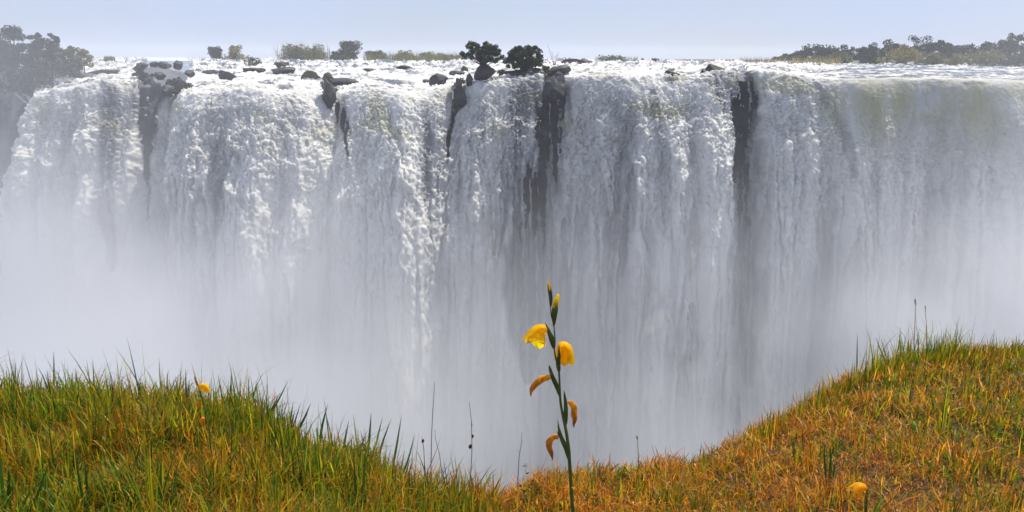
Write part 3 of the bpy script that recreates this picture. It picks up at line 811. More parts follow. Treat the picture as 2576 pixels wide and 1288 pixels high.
for j, (X, w, h, mt, lab) in enumerate(((2060, 60, 16, M_leaf_olive, 'olive bush at the left end below the hazy treeline'), (2120, 80, 24, M_leaf_olive, 'low olive bush in front of the hazy treeline, second from left'), (2190, 70, 22, M_leaf_far, 'dull green bush below the hazy treeline, between the olive bushes'),
        (2270, 110, 40, M_leaf_tan, 'large brownish bush mound in front of the hazy treeline'), (2350, 90, 26, M_leaf_olive, 'low olive bush right of the brownish mound'), (2405, 50, 28, M_leaf_tan, 'pale tan bush in front of the hazy treeline'), (2480, 120, 34, M_leaf_olive, 'wide green bush near the right end of the far bank'), (2560, 90, 38, M_leaf_far, 'hazy bush at the right edge of the far bank'))):
    t = (X-1950)/626.0
    D = 418-150*t**0.7
    bush_at(X, w, h, D, lab, mt, 700, 0.7, 90+j, group='bushes below the hazy treeline', nclump=18, clr=0.15)

# wooded headland on the left
HL = [(-70, 78, 190, 120, 'tall hazy tree at the left edge behind the leading tree', 0), (40, 68, 190, 96, 'tallest hazy tree on the left headland', 1), (0, 92, 200, 110, 'hazy dense tree under the tallest headland tree', 0), (104, 86, 190, 56, 'thin open crowned hazy tree right of the tallest headland tree', 2),
      (140, 86, 190, 46, 'small hazy tree with a ragged top near the end of the headland', 2), (128, 104, 200, 90, 'hazy dense tree in the middle of the headland', 0), (60, 110, 215, 110, 'lower hazy tree in front of the tallest headland tree', 0), (180, 118, 190, 64, 'hazy olive bush at the river end of the headland', 3), (212, 124, 180, 50, 'hazy tan bush last in the headland row', 4)]
for j, (X, Yt, Yb, w, lab, kd) in enumerate(HL):
    D = D0+14+(j % 3)*3
    m = D/2020
    p = P(X, Yb, D)
    tree('tree' if kd < 3 else 'bush', lab, 'tree' if kd < 3 else 'bush', 'trees on the left headland', p, w*m*1.08, (Yb-Yt)*m*1.04, (M_leaf_far, M_leaf_far, M_leaf_far, M_leaf_olive, M_leaf_tan)[kd],
         (2000, 2200, 700, 900, 700)[kd], 0.34, 130+j, 0.1 if kd != 2 else 0.35, 20, gap=0.09, clr=0.15 if kd != 2 else 0.12, limbs=kd in (1, 2))
for j, (X, Yb, w, h, D, lab) in enumerate(((40, 250, 120, 70, D0+5, 'shaded shrub high on the headland cliff, nearest the left fall'), (-30, 270, 130, 90, D0+4, 'shaded shrub on the headland cliff at the left frame edge'), (130, 205, 90, 50, D0+9, 'shaded shrub leaning over the river at the headland'), (85, 222, 90, 56, D0+7, 'shaded shrub behind the rim of the left fall'),
        (175, 192, 70, 44, D0+12, 'shaded shrub by the water at the end of the headland'), (20, 330, 90, 80, D0+2, 'hanging dark shrub half way down the headland cliff'), (-40, 380, 110, 100, D0+1, 'hanging dark shrub lowest on the headland cliff'), (10, 410, 60, 70, D0+1, 'dark shrub beside the falling water low on the headland cliff'))):
    m = D/2020
    tree('shrub', lab, 'shrub', 'shrubs on the headland cliff', P(X, Yb, D), w*m, h*m, M_leaf_far, 900, 0.34, 160+j, 0.02, 18, clr=0.18, limbs=False)

# ---------------------------------------------------------------- the tall yellow gladiolus
def c7(x, y): return (1850+0.31056*x)/1.48137, (1030+0.31056*y)/1.48137
def c8(x, y): return (1850+0.39432*x)/1.48137, (1400+0.39432*y)/1.48137
GD = 1.25
M_stem = leaf_mat('flower_stem', (0.075, 0.12, 0.02), trans=0.1, rough=0.45, var=0.25, vscale=60)
M_bract = leaf_mat('flower_bract', (0.085, 0.115, 0.022), trans=0.25, rough=0.45, var=0.35, vscale=70)
M_petal = leaf_mat('yellow_petal', (0.96, 0.72, 0.008), trans=0.65, rough=0.5, spec=0.2, var=0.10, vscale=90)
M_petal_in = leaf_mat('orange_petal', (0.95, 0.56, 0.006), trans=0.6, rough=0.5, spec=0.2, var=0.12, vscale=90)
M_wilt_attr = leaf_mat('withering_petal', attr='col', trans=0.35, rough=0.6, spec=0.2, var=0.35, vscale=150)
M_wilt = leaf_mat('wilted_petal', (0.80, 0.33, 0.015), trans=0.35, rough=0.6, spec=0.2, var=0.4, vscale=120)
M_wilt2 = leaf_mat('browned_petal', (0.55, 0.20, 0.025), trans=0.3, rough=0.7, spec=0.2, var=0.5, vscale=120)
M_drop = mat_new('dewdrop')[0]
_n = M_drop.node_tree.nodes; _o = _n.new('ShaderNodeOutputMaterial'); _p = _n.new('ShaderNodeBsdfPrincipled')
_p.inputs['Base Color'].default_value = (0.95, 0.97, 1, 1); _p.inputs['Roughness'].default_value = 0.08; _p.inputs['Transmission Weight'].default_value = 0.75; _p.inputs['IOR'].default_value = 1.33
M_drop.node_tree.links.new(_p.outputs[0], _o.inputs[0])

def pts(lst, D, f=None, dd=None):
    out = []
    for i, q in enumerate(lst):
        X, Y = f(*q[:2]) if f else q[:2]
        out.append(P(X, Y, D+(q[2] if len(q) > 2 else 0)))
    return np.array(out)

def rel(root, V): return V-np.array(root.location)

def bell(root, parent, axis, R, seed, hood=1.15, n=6, flare=0.35, spin=0.3, droop=0.0, mats=None):
    """six petals joined round a curved axis"""
    r = np.random.RandomState(seed)
    A = spline(axis, 40)
    T = np.gradient(A, axis=0); T /= np.linalg.norm(T, axis=1)[:, None]
    ref = np.array([0.05, 1.0, 0.05]); S = np.cross(T, ref); S /= np.linalg.norm(S, axis=1)[:, None]; B = np.cross(T, S)
    for k in range(n):
        inner = k % 2
        th0 = spin+k*2*np.pi/n
        ns_, nv = 15, 9
        s = np.linspace(0, 1, ns_)[:, None]; v = np.linspace(-1, 1, nv)[None, :]
        ln = (0.92+0.16*r.rand())*(hood if k == 0 else 1.0)
        ss = s*ln
        rr = R*(0.10+0.90*np.sin(np.clip(ss*1.05, 0, 1)*np.pi/2)**0.85)*(1-0.06*inner)+R*flare*np.clip(ss-0.72, 0, 1)**1.6*4*(0.7+0.6*r.rand())
        wa = 0.80*(1-np.clip((s-0.66)/0.34, 0, 1)**2.0*0.92)
        th = th0+v*wa+0.05*np.sin(ss*9+k)
        rr = rr*(1+0.06*np.sin(v*5+k)*s+0.05*(1-v**2)*s)+R*0.05*noise(v*2.0+k*3, ss*3, seed)*s
        idx = np.clip(ss[:, 0]*39/1.0, 0, 39.0); i0 = np.minimum(idx.astype(int), 38); u = (idx-i0)[:, None]
        ext = np.maximum(ss[:, 0]-1.0, 0)*np.linalg.norm(A[-1]-A[-8])*40/8
        c = A[i0]*(1-u)+A[i0+1]*u+T[-1]*ext[:, None]; s_ = S[i0]; b_ = B[i0]
        V = c[:, None]+s_[:, None]*(np.cos(th)*rr)[..., None]+b_[:, None]*(np.sin(th)*rr)[..., None]
        me = mesh('petal', rel(root, V.reshape(-1, 3)), [grid_faces(ns_, nv)], (mats or (M_petal, M_petal_in))[inner], None, True)
        put('petal', me, parent)

def spindle(path, r, D=None, n=9, flat=0.62, k=14, prof=None):
    path = spline(path, k); t = np.linspace(0, 1, k)
    pr = np.interp(t, *prof) if prof else np.sin(np.pi*np.clip(0.12+0.88*t, 0, 1))**0.8
    V, Q, c = tube(path, np.maximum(r*pr, 1e-5), n, flat)
    return V, [Q, c[0], c[1]]

def gladiolus():
    foot = bank_hit(1448, 1700)
    stem_px = [c8(752, 1700), c8(735, 1500), c8(720, 1268), c8(708, 1080), c8(700, 950), c8(690, 800), c8(684, 700), c8(665, 560), c8(648, 470), c8(626, 370), c8(606, 250), c8(600, 150), c7(757, 1260), c7(750, 1150), c7(718, 1000), c7(695, 880), c7(703, 780), c7(690, 600), c7(660, 480), c7(648, 370)]
    path = np.array([P(X, Y, GD) for X, Y in stem_px])
    root = bpy.data.objects.new('gladiolus', None); C.objects.link(root)
    z = bank_z(path[0, 0], path[0, 1])
    fb = np.array([path[0, 0]+0.004, path[0, 1], float(z)])
    root.location = [float(c) for c in fb]
    tag(root, 'tall yellow gladiolus stalk with two open bells and wilted blooms, front centre', 'flower')
    path = np.vstack([fb, path[0]*0.5+fb*0.5, path])
    sp = spline(path, 70); t = np.linspace(0, 1, 70)
    rr = np.interp(t, [0, 0.35, 0.5, 0.62, 0.8, 1], [0.0034, 0.0030, 0.0025, 0.0019, 0.0013, 0.0008])
    V, Q, c = tube(sp, rr, 9)
    put('stem', mesh('stem', rel(root, V), [Q, c[0], c[1]], M_stem, None, True), root)
    u7 = GD/2020*0.2097*1.03; u8 = GD/2020*0.2662*1.03
    def bract(lst, f, w, lab=None, prof=([0, 0.12, 0.35, 0.7, 0.9, 1], [0.35, 0.8, 1.0, 0.6, 0.18, 0.02])):
        V, F = spindle(pts(lst, GD, f), w, prof=prof)
        return put('bract', mesh('bract', rel(root, V), F, M_bract, None, True), root, label=lab)
    # top buds
    V, F = spindle(pts([(650, 365), (652, 250), (632, 120), (624, 84)], GD, c7), 26*u7, prof=([0, 0.2, 0.5, 0.85, 1], [0.4, 0.85, 1.0, 0.5, 0.3]))
    b = put('bud', mesh('bud', rel(root, V), F, M_bract, None, True), root, label='closed topmost bud')
    V, F = spindle(pts([(640, 170, -0.003), (634, 110, -0.003), (620, 55, 0)], GD, c7), 13*u7, prof=([0, 0.5, 1], [0.5, 1.0, 0.5]))
    put('bud_tip', mesh('bud_tip', rel(root, V), F, M_petal, None, True), b)
    V, F = spindle(pts([(690, 595), (694, 480), (706, 370), (716, 296)], GD, c7), 40*u7, prof=([0, 0.2, 0.55, 0.85, 1], [0.25, 0.7, 1.0, 0.7, 0.15]))
    b = put('bud', mesh('bud', rel(root, V), F, M_bract, None, True), root, label='second bud with yellow tip showing')
    V, F = spindle(pts([(700, 400), (716, 320), (742, 214)], GD, c7), 30*u7, prof=([0, 0.45, 0.85, 1], [1.0, 1.1, 0.8, 0.35]))
    put('bud_tip', mesh('bud_tip', rel(root, V), F, M_petal, None, True), b)
    V, F = spindle(pts([(690, 380, -0.004), (694, 320, -0.004), (728, 270, -0.002)], GD, c7), 16*u7, prof=([0, 0.45, 0.85, 1], [0.9, 1.1, 0.8, 0.2]))
    put('bud_tip', mesh('bud_tip', rel(root, V), F, M_petal, None, True), b)
    # the two open bells
    f1 = bpy.data.objects.new('open_bell', None); C.objects.link(f1); f1.parent = root; f1['label'] = 'larger open yellow bell nodding to the left'
    bell(root, f1, pts([(612, 650), (565, 640, 0.001), (515, 672, 0.003), (472, 745, 0.002), (452, 822, -0.002)], GD, c7), 130*u7, 3, hood=0.93, flare=0.5, spin=np.pi*0.98)
    f2 = bpy.data.objects.new('open_bell', None); C.objects.link(f2); f2.parent = root; f2['label'] = 'open yellow bell behind the stem, facing away'
    bell(root, f2, pts([(765, 850, 0.002), (785, 842, 0.010), (812, 880, 0.020), (814, 940, 0.026), (806, 1000, 0.028)], GD, c7), 124*u7, 8, hood=1.0, flare=0.12, spin=0.5)
    bract([(690, 866), (668, 760), (628, 660), (585, 548)], c7, 38*u7)
    bract([(752, 1150, -0.004), (742, 1040, -0.006), (752, 940, -0.007), (750, 806, -0.006)], c7, 31*u7)
    bract([(603, 205), (575, 110), (530, 10), (505, -70), (497, -105)], c8, 25*u8)
    bract([(652, 478), (656, 400), (655, 280), (645, 190), (636, 128)], c8, 23*u8)
    bract([(684, 800), (660, 690), (620, 600), (592, 510), (577, 408)], c8, 27*u8)
    bract([(600, 580), (585, 552), (567, 520)], c8, 9*u8, 'short side spike')
    # wilted blooms
    def wilt(lst, w, mt, lab, seed):
        pth = spline(pts(lst, GD, c8), 22); t = np.linspace(0, 1, 22)
        pr = np.interp(t, [0, 0.12, 0.4, 0.7, 0.88, 1], [0.55, 0.85, 1.0, 0.72, 0.34, 0.12])
        V, Q, c = tube(pth, w*pr, 20, 0.6, lob=lambda tt, a: 1+0.30*np.sin(3*a+4*tt+seed)*np.minimum(1, 3*tt)+0.16*np.sin(7*a-7*tt+seed)+0.22*noise(tt*7+0*a, np.cos(a)*1.5+seed, np.sin(a)*1.5))
        g = np.repeat(np.clip((t-0.25)/0.75, 0, 1), 20)[:, None]
        cc = np.array(mt[0])*(1-g)+np.array(mt[1])*g
        put('wilted_bloom', mesh('wilted_bloom', rel(root, V), [Q, c[0], c[1]], M_wilt_attr, {'col': cc}, True), root, label=lab)
    wilt([(514, 14), (470, 18), (410, 45), (355, 100), (330, 150), (327, 196)], 29*u8, ((0.85, 0.42, 0.01), (0.62, 0.16, 0.01)), 'curled orange bloom on the left', 1)
    wilt([(676, 246), (705, 262), (732, 310), (736, 370), (742, 410), (732, 450), (732, 492)], 27*u8, ((0.82, 0.36, 0.01), (0.38, 0.10, 0.02)), 'hanging orange bloom on the right', 2)
    wilt([(588, 586), (550, 580), (512, 610), (500, 665), (512, 720), (524, 760), (528, 800)], 27*u8, ((0.75, 0.30, 0.015), (0.26, 0.07, 0.025)), 'brown shrivelled bloom, lowest', 4)
    for q in (c8(731, 497), c8(716, 1060), c8(677, 1152), c7(668, 580), c7(775, 1130), c7(634, 1155)):
        bm = bmesh.new(); bmesh.ops.create_icosphere(bm, subdivisions=2, radius=0.0013)
        me = bpy.data.meshes.new('dewdrop'); bm.to_mesh(me); bm.free(); me.materials.append(M_drop)
        put('dewdrop', me, root, rel(root, P(q[0], q[1], GD-0.004)))
gladiolus()

def small_flower(base_px, stem, axis, R, label, seed, bud=None, D=None, wilt=None, mats=None):
    b = bank_hit(*base_px)
    D = D or b[1]-0.12
    root = bpy.data.objects.new('small_gladiolus', None); C.objects.link(root); root.location = [float(c) for c in b]
    tag(root, label, 'flower')
    path = np.vstack([b, [P(X, Y, D) for X, Y in stem]])
    sp = spline(path, 24)
    V, Q, c = tube(sp, np.linspace(0.0036, 0.0022, 24)*D/3.2, 7)
    put('stem', mesh('stem', rel(root, V), [Q, c[0], c[1]], M_stem, None, True), root)
    f = bpy.data.objects.new('open_bell', None); C.objects.link(f); f.parent = root
    bell(root, f, pts(axis, D), R*D/2020, seed, hood=1.15, flare=0.3, spin=0.1, mats=mats)
    if bud is not None:
        V, F = spindle(pts(bud[0], D), bud[1]*D/2020)
        put('bud', mesh('bud', rel(root, V), F, M_wilt2, None, True), root)
    for w in wilt or ():
        V, F = spindle(pts(w, D), 7*D/2020)
        put('wilted_bloom', mesh('wilted_bloom', rel(root, V), F, M_wilt, None, True), root)
small_flower((536, 1195), [(530, 1130), (524, 1060), (510, 1010), (502, 980), (494, 958)], [(500, 990), (502, 975), (509, 970, 0.01), (517, 976, 0.02), (519, 986, 0.02)], 9, 'small yellow flower on a thin stem above the grass of the left bank', 21,
             bud=([(497, 970), (493, 958), (488, 946)], 3.5), wilt=[[(503, 1004), (500, 1018), (501, 1030)], [(512, 1050), (508, 1060), (508, 1072)]])
small_flower((2176, 1330), [(2175, 1300), (2176, 1260), (2177, 1240)], [(2180, 1232), (2172, 1226), (2160, 1228, 0.0), (2148, 1238, 0.0)], 17, 'orange yellow flower facing left, low in the dry grass at lower right', 23, mats=(M_petal_in, leaf_mat('deep_orange_petal', (0.93, 0.40, 0.006), trans=0.5, spec=0.2, var=0.1, vscale=90)))

# ---------------------------------------------------------------- single clumps of broad blades, stalks, herbs
M_blade = leaf_mat('broad_blade', attr='col', trans=0.35, rough=0.35, spec=0.45, tcol=1.3)
DG, MG, YG, RD, OR = (0.022, 0.075, 0.012), (0.05, 0.12, 0.012), (0.15, 0.19, 0.015), (0.16, 0.04, 0.012), (0.42, 0.16, 0.02)
def clump(label, bl, group='clumps of broad green blades'):
    """bl: (base X, base Y, tip X, tip Y, width in photo pixels, colour, bow)"""
    B0 = bank_hit(np.mean([b[0] for b in bl]), np.mean([b[1] for b in bl]))
    root = bpy.data.objects.new('grass_clump', None); C.objects.link(root); root.location = [float(c) for c in B0]
    tag(root, label, 'grass clump', group)
    for i, (bx, by, tx, ty, w, col, bow) in enumerate(bl):
        D = B0[1]+0.012*((i*7) % 5-2)
        a = P(bx, by, D); a[2] = min(a[2], float(bank_z(a[0], a[1]))-0.005); e = P(tx, ty, D+0.03*((i*3) % 4-1))
        m = (a+e)/2+np.array([bow*D/2020, 0, abs(bow)*0.15*D/2020])
        c = spline([a, m, e], 11); t = np.linspace(0, 1, 11)
        hw = w*D/2020*0.5*np.minimum(1, 0.55+1.5*t)*(1-t**2.6)
        T = np.gradient(c, axis=0); S = np.cross(T, np.array([0.35*math.sin(i*2.1), -1, 0.2])); S /= np.linalg.norm(S, axis=1)[:, None]
        back = np.array([0, 1.0, 0.0])
        V = np.stack([c-S*hw[:, None], c+back*(hw*0.35)[:, None], c+S*hw[:, None]], 1).reshape(-1, 3)
        cc = np.tile(np.array(col)*(0.85+0.3*((i*5) % 3)/2), (len(V), 1))
        put('blade', mesh('blade', rel(root, V), [grid_faces(11, 3)], M_blade, {'col': cc}, True), root)
clump('three broad dark green blades fanning up from the bottom left edge', [(388, 1310, 373, 1160, 9, MG, 2), (404, 1310, 404, 1150, 9, MG, 0), (418, 1310, 448, 1160, 11, MG, 4)])
clump('tall green leaf sheaf at the bottom left corner', [(14, 1310, -2, 1108, 12, MG, -2), (18, 1310, 22, 1168, 12, DG, 2), (20, 1310, 2, 1190, 8, YG, -3), (30, 1310, 78, 1228, 10, MG, 4), (26, 1310, 44, 1205, 9, OR, 2)])
clump('pair of long dark blades near the bottom left', [(222, 1310, 185, 1118, 9, DG, -3), (230, 1310, 212, 1150, 8, DG, -2), (240, 1310, 222, 1215, 8, MG, 0)])
clump('dark crossing blade leaning right at the far bottom left', [(62, 1310, 124, 1160, 9, DG, 4), (108, 1310, 116, 1180, 7, MG, 0)])
clump('single long dark blade leaning right over the left grass', [(314, 1230, 357, 1098, 8, DG, 5), (318, 1230, 330, 1150, 6, MG, 0)])
clump('upright dark blades standing tallest at the end of the left bank', [(918, 1168, 934, 1034, 8, DG, 2), (922, 1168, 963, 1046, 6, DG, 3), (940, 1155, 985, 1050, 7, DG, -4), (978, 1150, 1011, 1040, 7, MG, 1), (930, 1168, 906, 1080, 5, MG, 0)])
clump('fan of broad blades with one reddish blade on the sloping left bank', [(716, 1112, 738, 1010, 7, DG, 2), (720, 1112, 757, 1012, 5, DG, 2), (718, 1112, 742, 1032, 8, RD, 2), (722, 1112, 783, 1012, 8, DG, 7), (708, 1112, 711, 1030, 5, DG, 0)])
clump('solitary curved blade with a sharp tip right of the reddish fan', [(802, 1130, 825, 1014, 8, DG, -5), (802, 1130, 795, 1070, 5, MG, 0), (804, 1132, 822, 1085, 5, MG, 2)])
clump('half dry blade with a pale tip between the sharp blade and the tallest blades', [(860, 1140, 878, 1055, 7, MG, -2), (862, 1140, 868, 1092, 5, OR, 0), (858, 1140, 845, 1065, 4, DG, 2)])
clump('brown stem like blades left of the reddish fan', [(670, 1110, 656, 1008, 5, RD, -2), (690, 1112, 684, 1040, 6, OR, 0), (700, 1112, 697, 1048, 5, RD, 0)])
clump('pair of tall dark blades rising from the bottom edge near the middle', [(904, 1310, 888, 1130, 9, DG, -2), (906, 1310, 919, 1112, 9, MG, 3), (898, 1310, 868, 1240, 7, RD, 0)])
clump('leaning blades at the right end of the left bank grass', [(1002, 1215, 1044, 1090, 6, MG, 4), (998, 1215, 1018, 1130, 5, MG, 2), (1008, 1215, 1032, 1150, 5, DG, 2)])
clump('tall needle blade at the left of the skyline grass', [(128, 985, 135, 880, 6, DG, 2), (126, 985, 118, 930, 5, DG, 0), (132, 985, 150, 920, 4, DG, 1)])
clump('needle blade beside the small yellow flower', [(464, 995, 467, 924, 6, DG, 0), (468, 995, 476, 950, 4, MG, 1)])
clump('long blade bending right over the left bank skyline', [(652, 1040, 726, 955, 6, DG, 5), (650, 1040, 706, 985, 5, DG, 3), (648, 1040, 630, 945, 5, DG, 0)])
clump('dark needle blades at the very left skyline', [(28, 995, 40, 906, 6, DG, 1), (12, 995, 8, 925, 5, DG, 0), (20, 995, 22, 935, 5, DG, 1)])
clump('twin skyline blades between the yellow flower and the bending blade', [(566, 1000, 548, 940, 5, DG, -1), (570, 1000, 582, 935, 6, DG, 2), (625, 1010, 624, 940, 5, DG, 0)])
clump('dark green iris like leaf sheaf in the dry slope left of the orange flower', [(2086, 1240, 2090, 1120, 11, DG, 1), (2082, 1240, 2073, 1108, 8, DG, -2), (2094, 1240, 2100, 1160, 10, DG, 1), (2078, 1240, 2066, 1180, 7, DG, -1)], 'leaf clumps on the right slope')
clump('bright green blades leaning left near the bottom right corner', [(2476, 1290, 2438, 1128, 7, YG, -4), (2490, 1300, 2470, 1190, 6, YG, -2), (2500, 1300, 2520, 1230, 8, MG, 2)], 'leaf clumps on the right slope')
clump('green blades cut by the right edge of the picture', [(2580, 1150, 2558, 1070, 9, MG, -1), (2588, 1150, 2574, 1090, 8, DG, 0)], 'leaf clumps on the right slope')
clump('green blades standing on the right skyline beside the seed stalk', [(2270, 910, 2262, 838, 6, MG, 0), (2240, 925, 2216, 850, 5, MG, -2), (2236, 925, 2202, 846, 4, MG, -2), (2310, 900, 2312, 835, 5, YG, 0), (2345, 900, 2352, 840, 5, MG, 2), (2290, 905, 2284, 850, 5, MG, 0)], 'leaf clumps on the right slope')
clump('lone upright blade on the rising skyline of the right slope', [(2156, 940, 2157, 836, 4, MG, 0), (2160, 940, 2178, 880, 4, YG, 2)], 'leaf clumps on the right slope')
clump('low broad blades in the dip between the two banks', [(1215, 1262, 1262, 1195, 6, DG, 4), (1190, 1262, 1224, 1240, 6, RD, 3), (1160, 1262, 1172, 1180, 5, DG, 1), (1130, 1262, 1110, 1170, 5, DG, 0), (1245, 1275, 1240, 1225, 6, MG, 0)])

M_stalk = leaf_mat('dry_stalk', (0.06, 0.04, 0.03), trans=0.0, rough=0.7, var=0.3, vscale=40)
M_pod = leaf_mat('seed_pod', (0.07, 0.03, 0.02), trans=0.0, rough=0.7, var=0.3, vscale=90)
M_tanstalk = leaf_mat('tan_stalk', (0.32, 0.22, 0.08), trans=0.1, rough=0.7, var=0.3, vscale=40)
def stalk(label, pth, w, pods=(), mat=None, head=None):
    b = bank_hit(*pth[-1]); D = b[1]
    root = bpy.data.objects.new('dry_stalk', None); C.objects.link(root); root.location = [float(c) for c in b]
    tag(root, label, 'stalk', 'thin stalks standing above the grass')
    line = np.array([P(X, Y, D) for X, Y in pth[:-1]]+[b-np.array([0, 0, 0.02])])
    sp = spline(line, 30)+np.stack([0.0012*noise(np.arange(30)*0.6, pth[0][0]), np.zeros(30), np.zeros(30)], -1)
    V, Q, c = tube(sp, np.linspace(0.4, 1.0, 30)*w*D/2020*0.5, 6)
    put('stem', mesh('stem', rel(root, V), [Q, c[0], c[1]], mat or M_stalk, None, True), root)
    for X, Y, s in pods:
        p = P(X, Y, D-0.005)
        V, F = spindle([p+np.array([-0.2, 0, -1])*s*D/2020, p, p+np.array([0.25, 0, 1])*s*D/2020], 0.62*s*D/2020)
        put('seed_pod', mesh('seed_pod', rel(root, V), F, M_pod, None, True), root)
    if head:
        r = np.random.RandomState(5); top = P(*pth[0], D); t = []
        for k in range(head):
            q = sp[r.randint(0, 9)]; d = np.array([r.normal()*0.5, r.normal()*0.3, 1.0]); d = d/np.linalg.norm(d)
            t.append((spline([q, q+d*0.02, q+d*0.035+np.array([0.004*r.normal(), 0, 0])], 4), np.array([0.0012, 0.003, 0.0025, 0.0006])))
        V, F = tubes(t, 5)
        put('seed_head', mesh('seed_head', rel(root, V), F, mat or M_stalk), root)
stalk('tallest bare thin stalk rising into the mist at the end of the left bank', [(1093, 962), (1091, 1000), (1088, 1046), (1085, 1130), (1083, 1238)], 2.6)
stalk('thin stalk with two dark seed pods in the dip between the banks', [(1180, 1011), (1184, 1040), (1186, 1069), (1187, 1132), (1184, 1190), (1175, 1258)], 2.6, [(1189, 1097, 5.5), (1183, 1123, 7), (1187, 1068, 3)])
stalk('short bare stalk left of the tall gladiolus', [(1313, 1088), (1311, 1120), (1306, 1150), (1301, 1200)], 2.4)
stalk('short stalk with a single round pod near the tallest bare stalk', [(1061, 1100), (1064, 1115), (1067, 1148), (1068, 1205)], 2.4, [(1064, 1109, 6)])
stalk('thin leaning stalk right of the tallest bare stalk', [(1094, 1080), (1097, 1110), (1108, 1160), (1116, 1235)], 2.2)
stalk('tallest tan seed stalk on the right skyline', [(2302, 758), (2303, 780), (2301, 830), (2299, 900)], 2.2, mat=M_tanstalk, head=9)
stalk('tan seed stalk just right of the tallest one on the right skyline', [(2327, 774), (2330, 810), (2330, 850), (2331, 900)], 2.0, mat=M_tanstalk, head=3)
stalk('pale feathery stalk on the dry skyline right of the gladiolus', [(1603, 1103), (1605, 1130), (1608, 1195)], 2.6, mat=M_tanstalk, head=5)

def herb(label, X0, Y0, stems, n, sz, col):
    b = bank_hit(X0, Y0); D = b[1]; r = np.random.RandomState(int(X0))
    root = bpy.data.objects.new('herb', None); C.objects.link(root); root.location = [float(c) for c in b]
    tag(root, label, 'plant')
    t = []; cen = []
    for tx, ty in stems:
        e = P(tx, ty, D+0.02*r.normal()); s0 = P(X0+(tx-X0)*0.2, Y0, D)
        q = spline([s0, (s0+e)/2+np.array([0.004*r.normal(), 0, 0]), e], 8); t.append((q, np.linspace(0.002, 0.0009, 8)))
        cen.append(spline(q, 26)[5:])
    V, F = tubes(t, 5); put('stem', mesh('stem', rel(root, V), F, M_stem), root)
    cen = np.concatenate(cen)
    lm = leaf_mat('herb_leaf', col, trans=0.35, rough=0.5, spec=0.1, var=0.3, vscale=60)
    for k in range(n):
        p = cen[r.randint(len(cen))]; a = r.rand()*6.28; d = np.array([math.cos(a), math.sin(a)*0.6, 0.45+0.5*r.rand()]); d /= np.linalg.norm(d)
        s = np.cross(d, [0.1, 0.9, 0.3]); s /= np.linalg.norm(s); L = sz*(0.7+0.6*r.rand())
        tt = np.linspace(0, 1, 6)[:, None]; hw = (np.sin(np.pi*np.clip(tt, 0.02, 0.99))**0.8)*0.24*L
        c = p+d*tt*L-np.array([0, 0, 1])*(tt**2)*0.3*L
        V = np.stack([c-s*hw, c+np.array([0, 0, -0.12])*hw, c+s*hw], 1).reshape(-1, 3)
        put('leaf', mesh('leaf', rel(root, V), [grid_faces(6, 3)], lm, None, True), root)
herb('small dark leafy herb in the dry grass left of the gladiolus stem', 1330, 1292, [(1322, 1168), (1338, 1205), (1312, 1225), (1352, 1220), (1306, 1250)], 60, 0.022, (0.04, 0.085, 0.018))
herb('two bright green leaves low on the right slope', 2312, 1098, [(2298, 1066), (2326, 1080)], 7, 0.06, (0.10, 0.26, 0.02))
herb('small green herb at the foot of the gladiolus, right side', 1490, 1295, [(1478, 1252), (1492, 1245), (1500, 1262)], 16, 0.03, (0.05, 0.10, 0.02))

def dew():
    r = np.random.RandomState(4); out = []
    bm = bmesh.new(); bmesh.ops.create_icosphere(bm, subdivisions=1, radius=1.0)
    v = np.array([q.co[:] for q in bm.verts]); f = np.array([[q.index for q in p.verts] for p in bm.faces]); bm.free()
    for _ in range(420):
        a = r.uniform(-0.72, 0.72); ye, _z = bank_edge(a); y = r.uniform(2.0, ye); x = a*y
        p = np.array([x, y, float(bank_z(x, y))+r.uniform(0.05, 0.14)])
        out.append((v*r.uniform(0.0015, 0.0034)*y/3+p, [f]))
    V, F = join(out)
    put('dewdrops', mesh('dewdrops', V, F, M_drop, None, True), label='glinting drops of spray on the grass', cat='dew', kind='stuff')
dew()
tall_grass('tall_grass', 520, 0.47, 0.60, 'tuft of tall green blades crowning the hump of the right slope', 0.34, ['green', 'deep', 'green', 'olive'], 0.9)
tall_grass('tall_grass', 2200, 0.34, 0.98, 'longer green and olive blades along the crest of the right slope', 0.21, ['green', 'olive', 'deep', 'straw'], 0.75)

# ---------------------------------------------------------------- mist in the gorge and haze in the air
def box(name, lo, hi, mat, **k):
    v = np.array([(x, y, z) for z in (lo[2], hi[2]) for y in (lo[1], hi[1]) for x in (lo[0], hi[0])])
    f = np.array([[0, 2, 3, 1], [4, 5, 7, 6], [0, 1, 5, 4], [2, 6, 7, 3], [0, 4, 6, 2], [1, 3, 7, 5]])
    return put(name, mesh(name, v, [f], mat), **k)

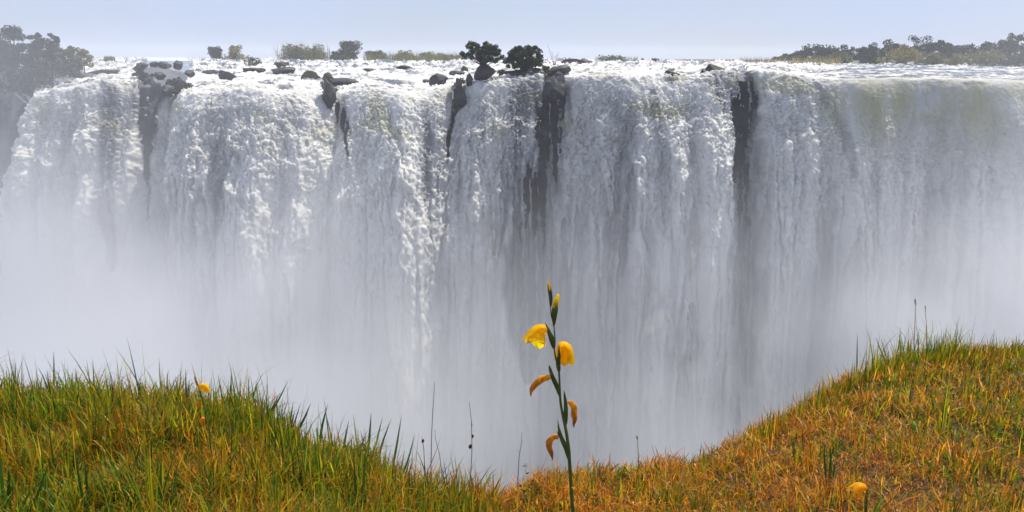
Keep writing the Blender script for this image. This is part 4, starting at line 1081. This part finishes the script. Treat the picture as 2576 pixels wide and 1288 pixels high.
def mist_mat():
    m, ns, L = mat_new('spray')
    out = ns.new('ShaderNodeOutputMaterial')
    pv = ns.new('ShaderNodeVolumePrincipled')
    pv.inputs['Color'].default_value = (0.90, 0.915, 0.95, 1)
    pv.inputs['Anisotropy'].default_value = 0.35
    geo = ns.new('ShaderNodeNewGeometry'); sx = ns.new('ShaderNodeSeparateXYZ')
    L.new(geo.outputs['Position'], sx.inputs[0])
    def ramp(inp, pts, lo, hi):
        r = ns.new('ShaderNodeMapRange'); r.inputs[1].default_value = lo; r.inputs[2].default_value = hi
        L.new(inp, r.inputs[0])
        c = ns.new('ShaderNodeFloatCurve'); cu = c.mapping.curves[0]
        while len(cu.points) < len(pts): cu.points.new(0.5, 0.5)
        for p, (a, b) in zip(cu.points, pts): p.location = ((a-lo)/(hi-lo), b); p.handle_type = 'AUTO_CLAMPED'
        c.mapping.update()
        L.new(r.outputs[0], c.inputs['Value'])
        return c.outputs[0]
    def mul(a, b, op='MULTIPLY'):
        q = ns.new('ShaderNodeMath'); q.operation = op
        for i, v in enumerate((a, b)):
            if isinstance(v, (int, float)): q.inputs[i].default_value = v
            else: L.new(v, q.inputs[i])
        return q.outputs[0]
    zc = ramp(sx.outputs[2], [(-97, 1.0), (-70, 0.95), (-50, 0.85), (-34, 0.48), (-20, 0.16), (-9, 0.025), (0, 0.005), (12, 0.0)], -97, 12)
    xc = ramp(sx.outputs[0], [(-140, 1.0), (-72, 1.25), (-40, 1.2), (-18, 0.66), (3, 0.26), (36, 0.27), (52, 0.85), (68, 1.7), (140, 1.0)], -140, 140)
    yc = ramp(sx.outputs[1], [(40, 0.0), (65, 0.5), (90, 1.0), (125, 1.0), (150, 0.5)], 40, 150)
    nz = ns.new('ShaderNodeTexNoise'); nz.inputs['Scale'].default_value = 0.05; nz.inputs['Detail'].default_value = 3.5; nz.inputs['Roughness'].default_value = 0.6
    L.new(geo.outputs['Position'], nz.inputs['Vector'])
    nr = ns.new('ShaderNodeMapRange'); nr.inputs[1].default_value = 0.36; nr.inputs[2].default_value = 0.66; nr.inputs[3].default_value = 0.15; nr.inputs[4].default_value = 1.9
    L.new(nz.outputs[0], nr.inputs[0])
    d = mul(mul(mul(zc, xc), yc), nr.outputs[0])
    d = mul(d, 0.08)
    # thin spray drifting over the headland at the left and over the right end of the lip
    side = ramp(sx.outputs[0], [(-140, 1.0), (-85, 0.8), (-66, 0.6), (-54, 0.3), (-42, 0.05), (40, 0.0), (62, 0.12), (84, 0.5), (140, 0.6)], -140, 140)
    zs = ramp(sx.outputs[2], [(-97, 1.0), (0, 0.9), (7, 0.5), (20, 0.0)], -97, 20)
    d2 = mul(mul(mul(side, zs), yc), 0.0085)
    L.new(mul(d, d2, 'ADD'), pv.inputs['Density'])
    L.new(pv.outputs[0], out.inputs['Volume'])
    m.cycles.volume_step_rate = 0.35
    return m
box('mist', (-125, 42, -95), (125, 146, 18), mist_mat(), label='white spray rising out of the gorge in front of the falls', cat='mist', kind='stuff')


def haze():
    m, ns, L = mat_new('haze'); out = ns.new('ShaderNodeOutputMaterial'); pv = ns.new('ShaderNodeVolumePrincipled')
    pv.inputs['Color'].default_value = (0.90, 0.94, 1.0, 1); pv.inputs['Density'].default_value = 0.00032; pv.inputs['Anisotropy'].default_value = 0.0
    L.new(pv.outputs[0], out.inputs['Volume'])
    box('haze', (-9200, -60, -99), (9200, 1600, 19), m, label='pale haze in the air over the river and gorge', cat='haze', kind='stuff')
haze()
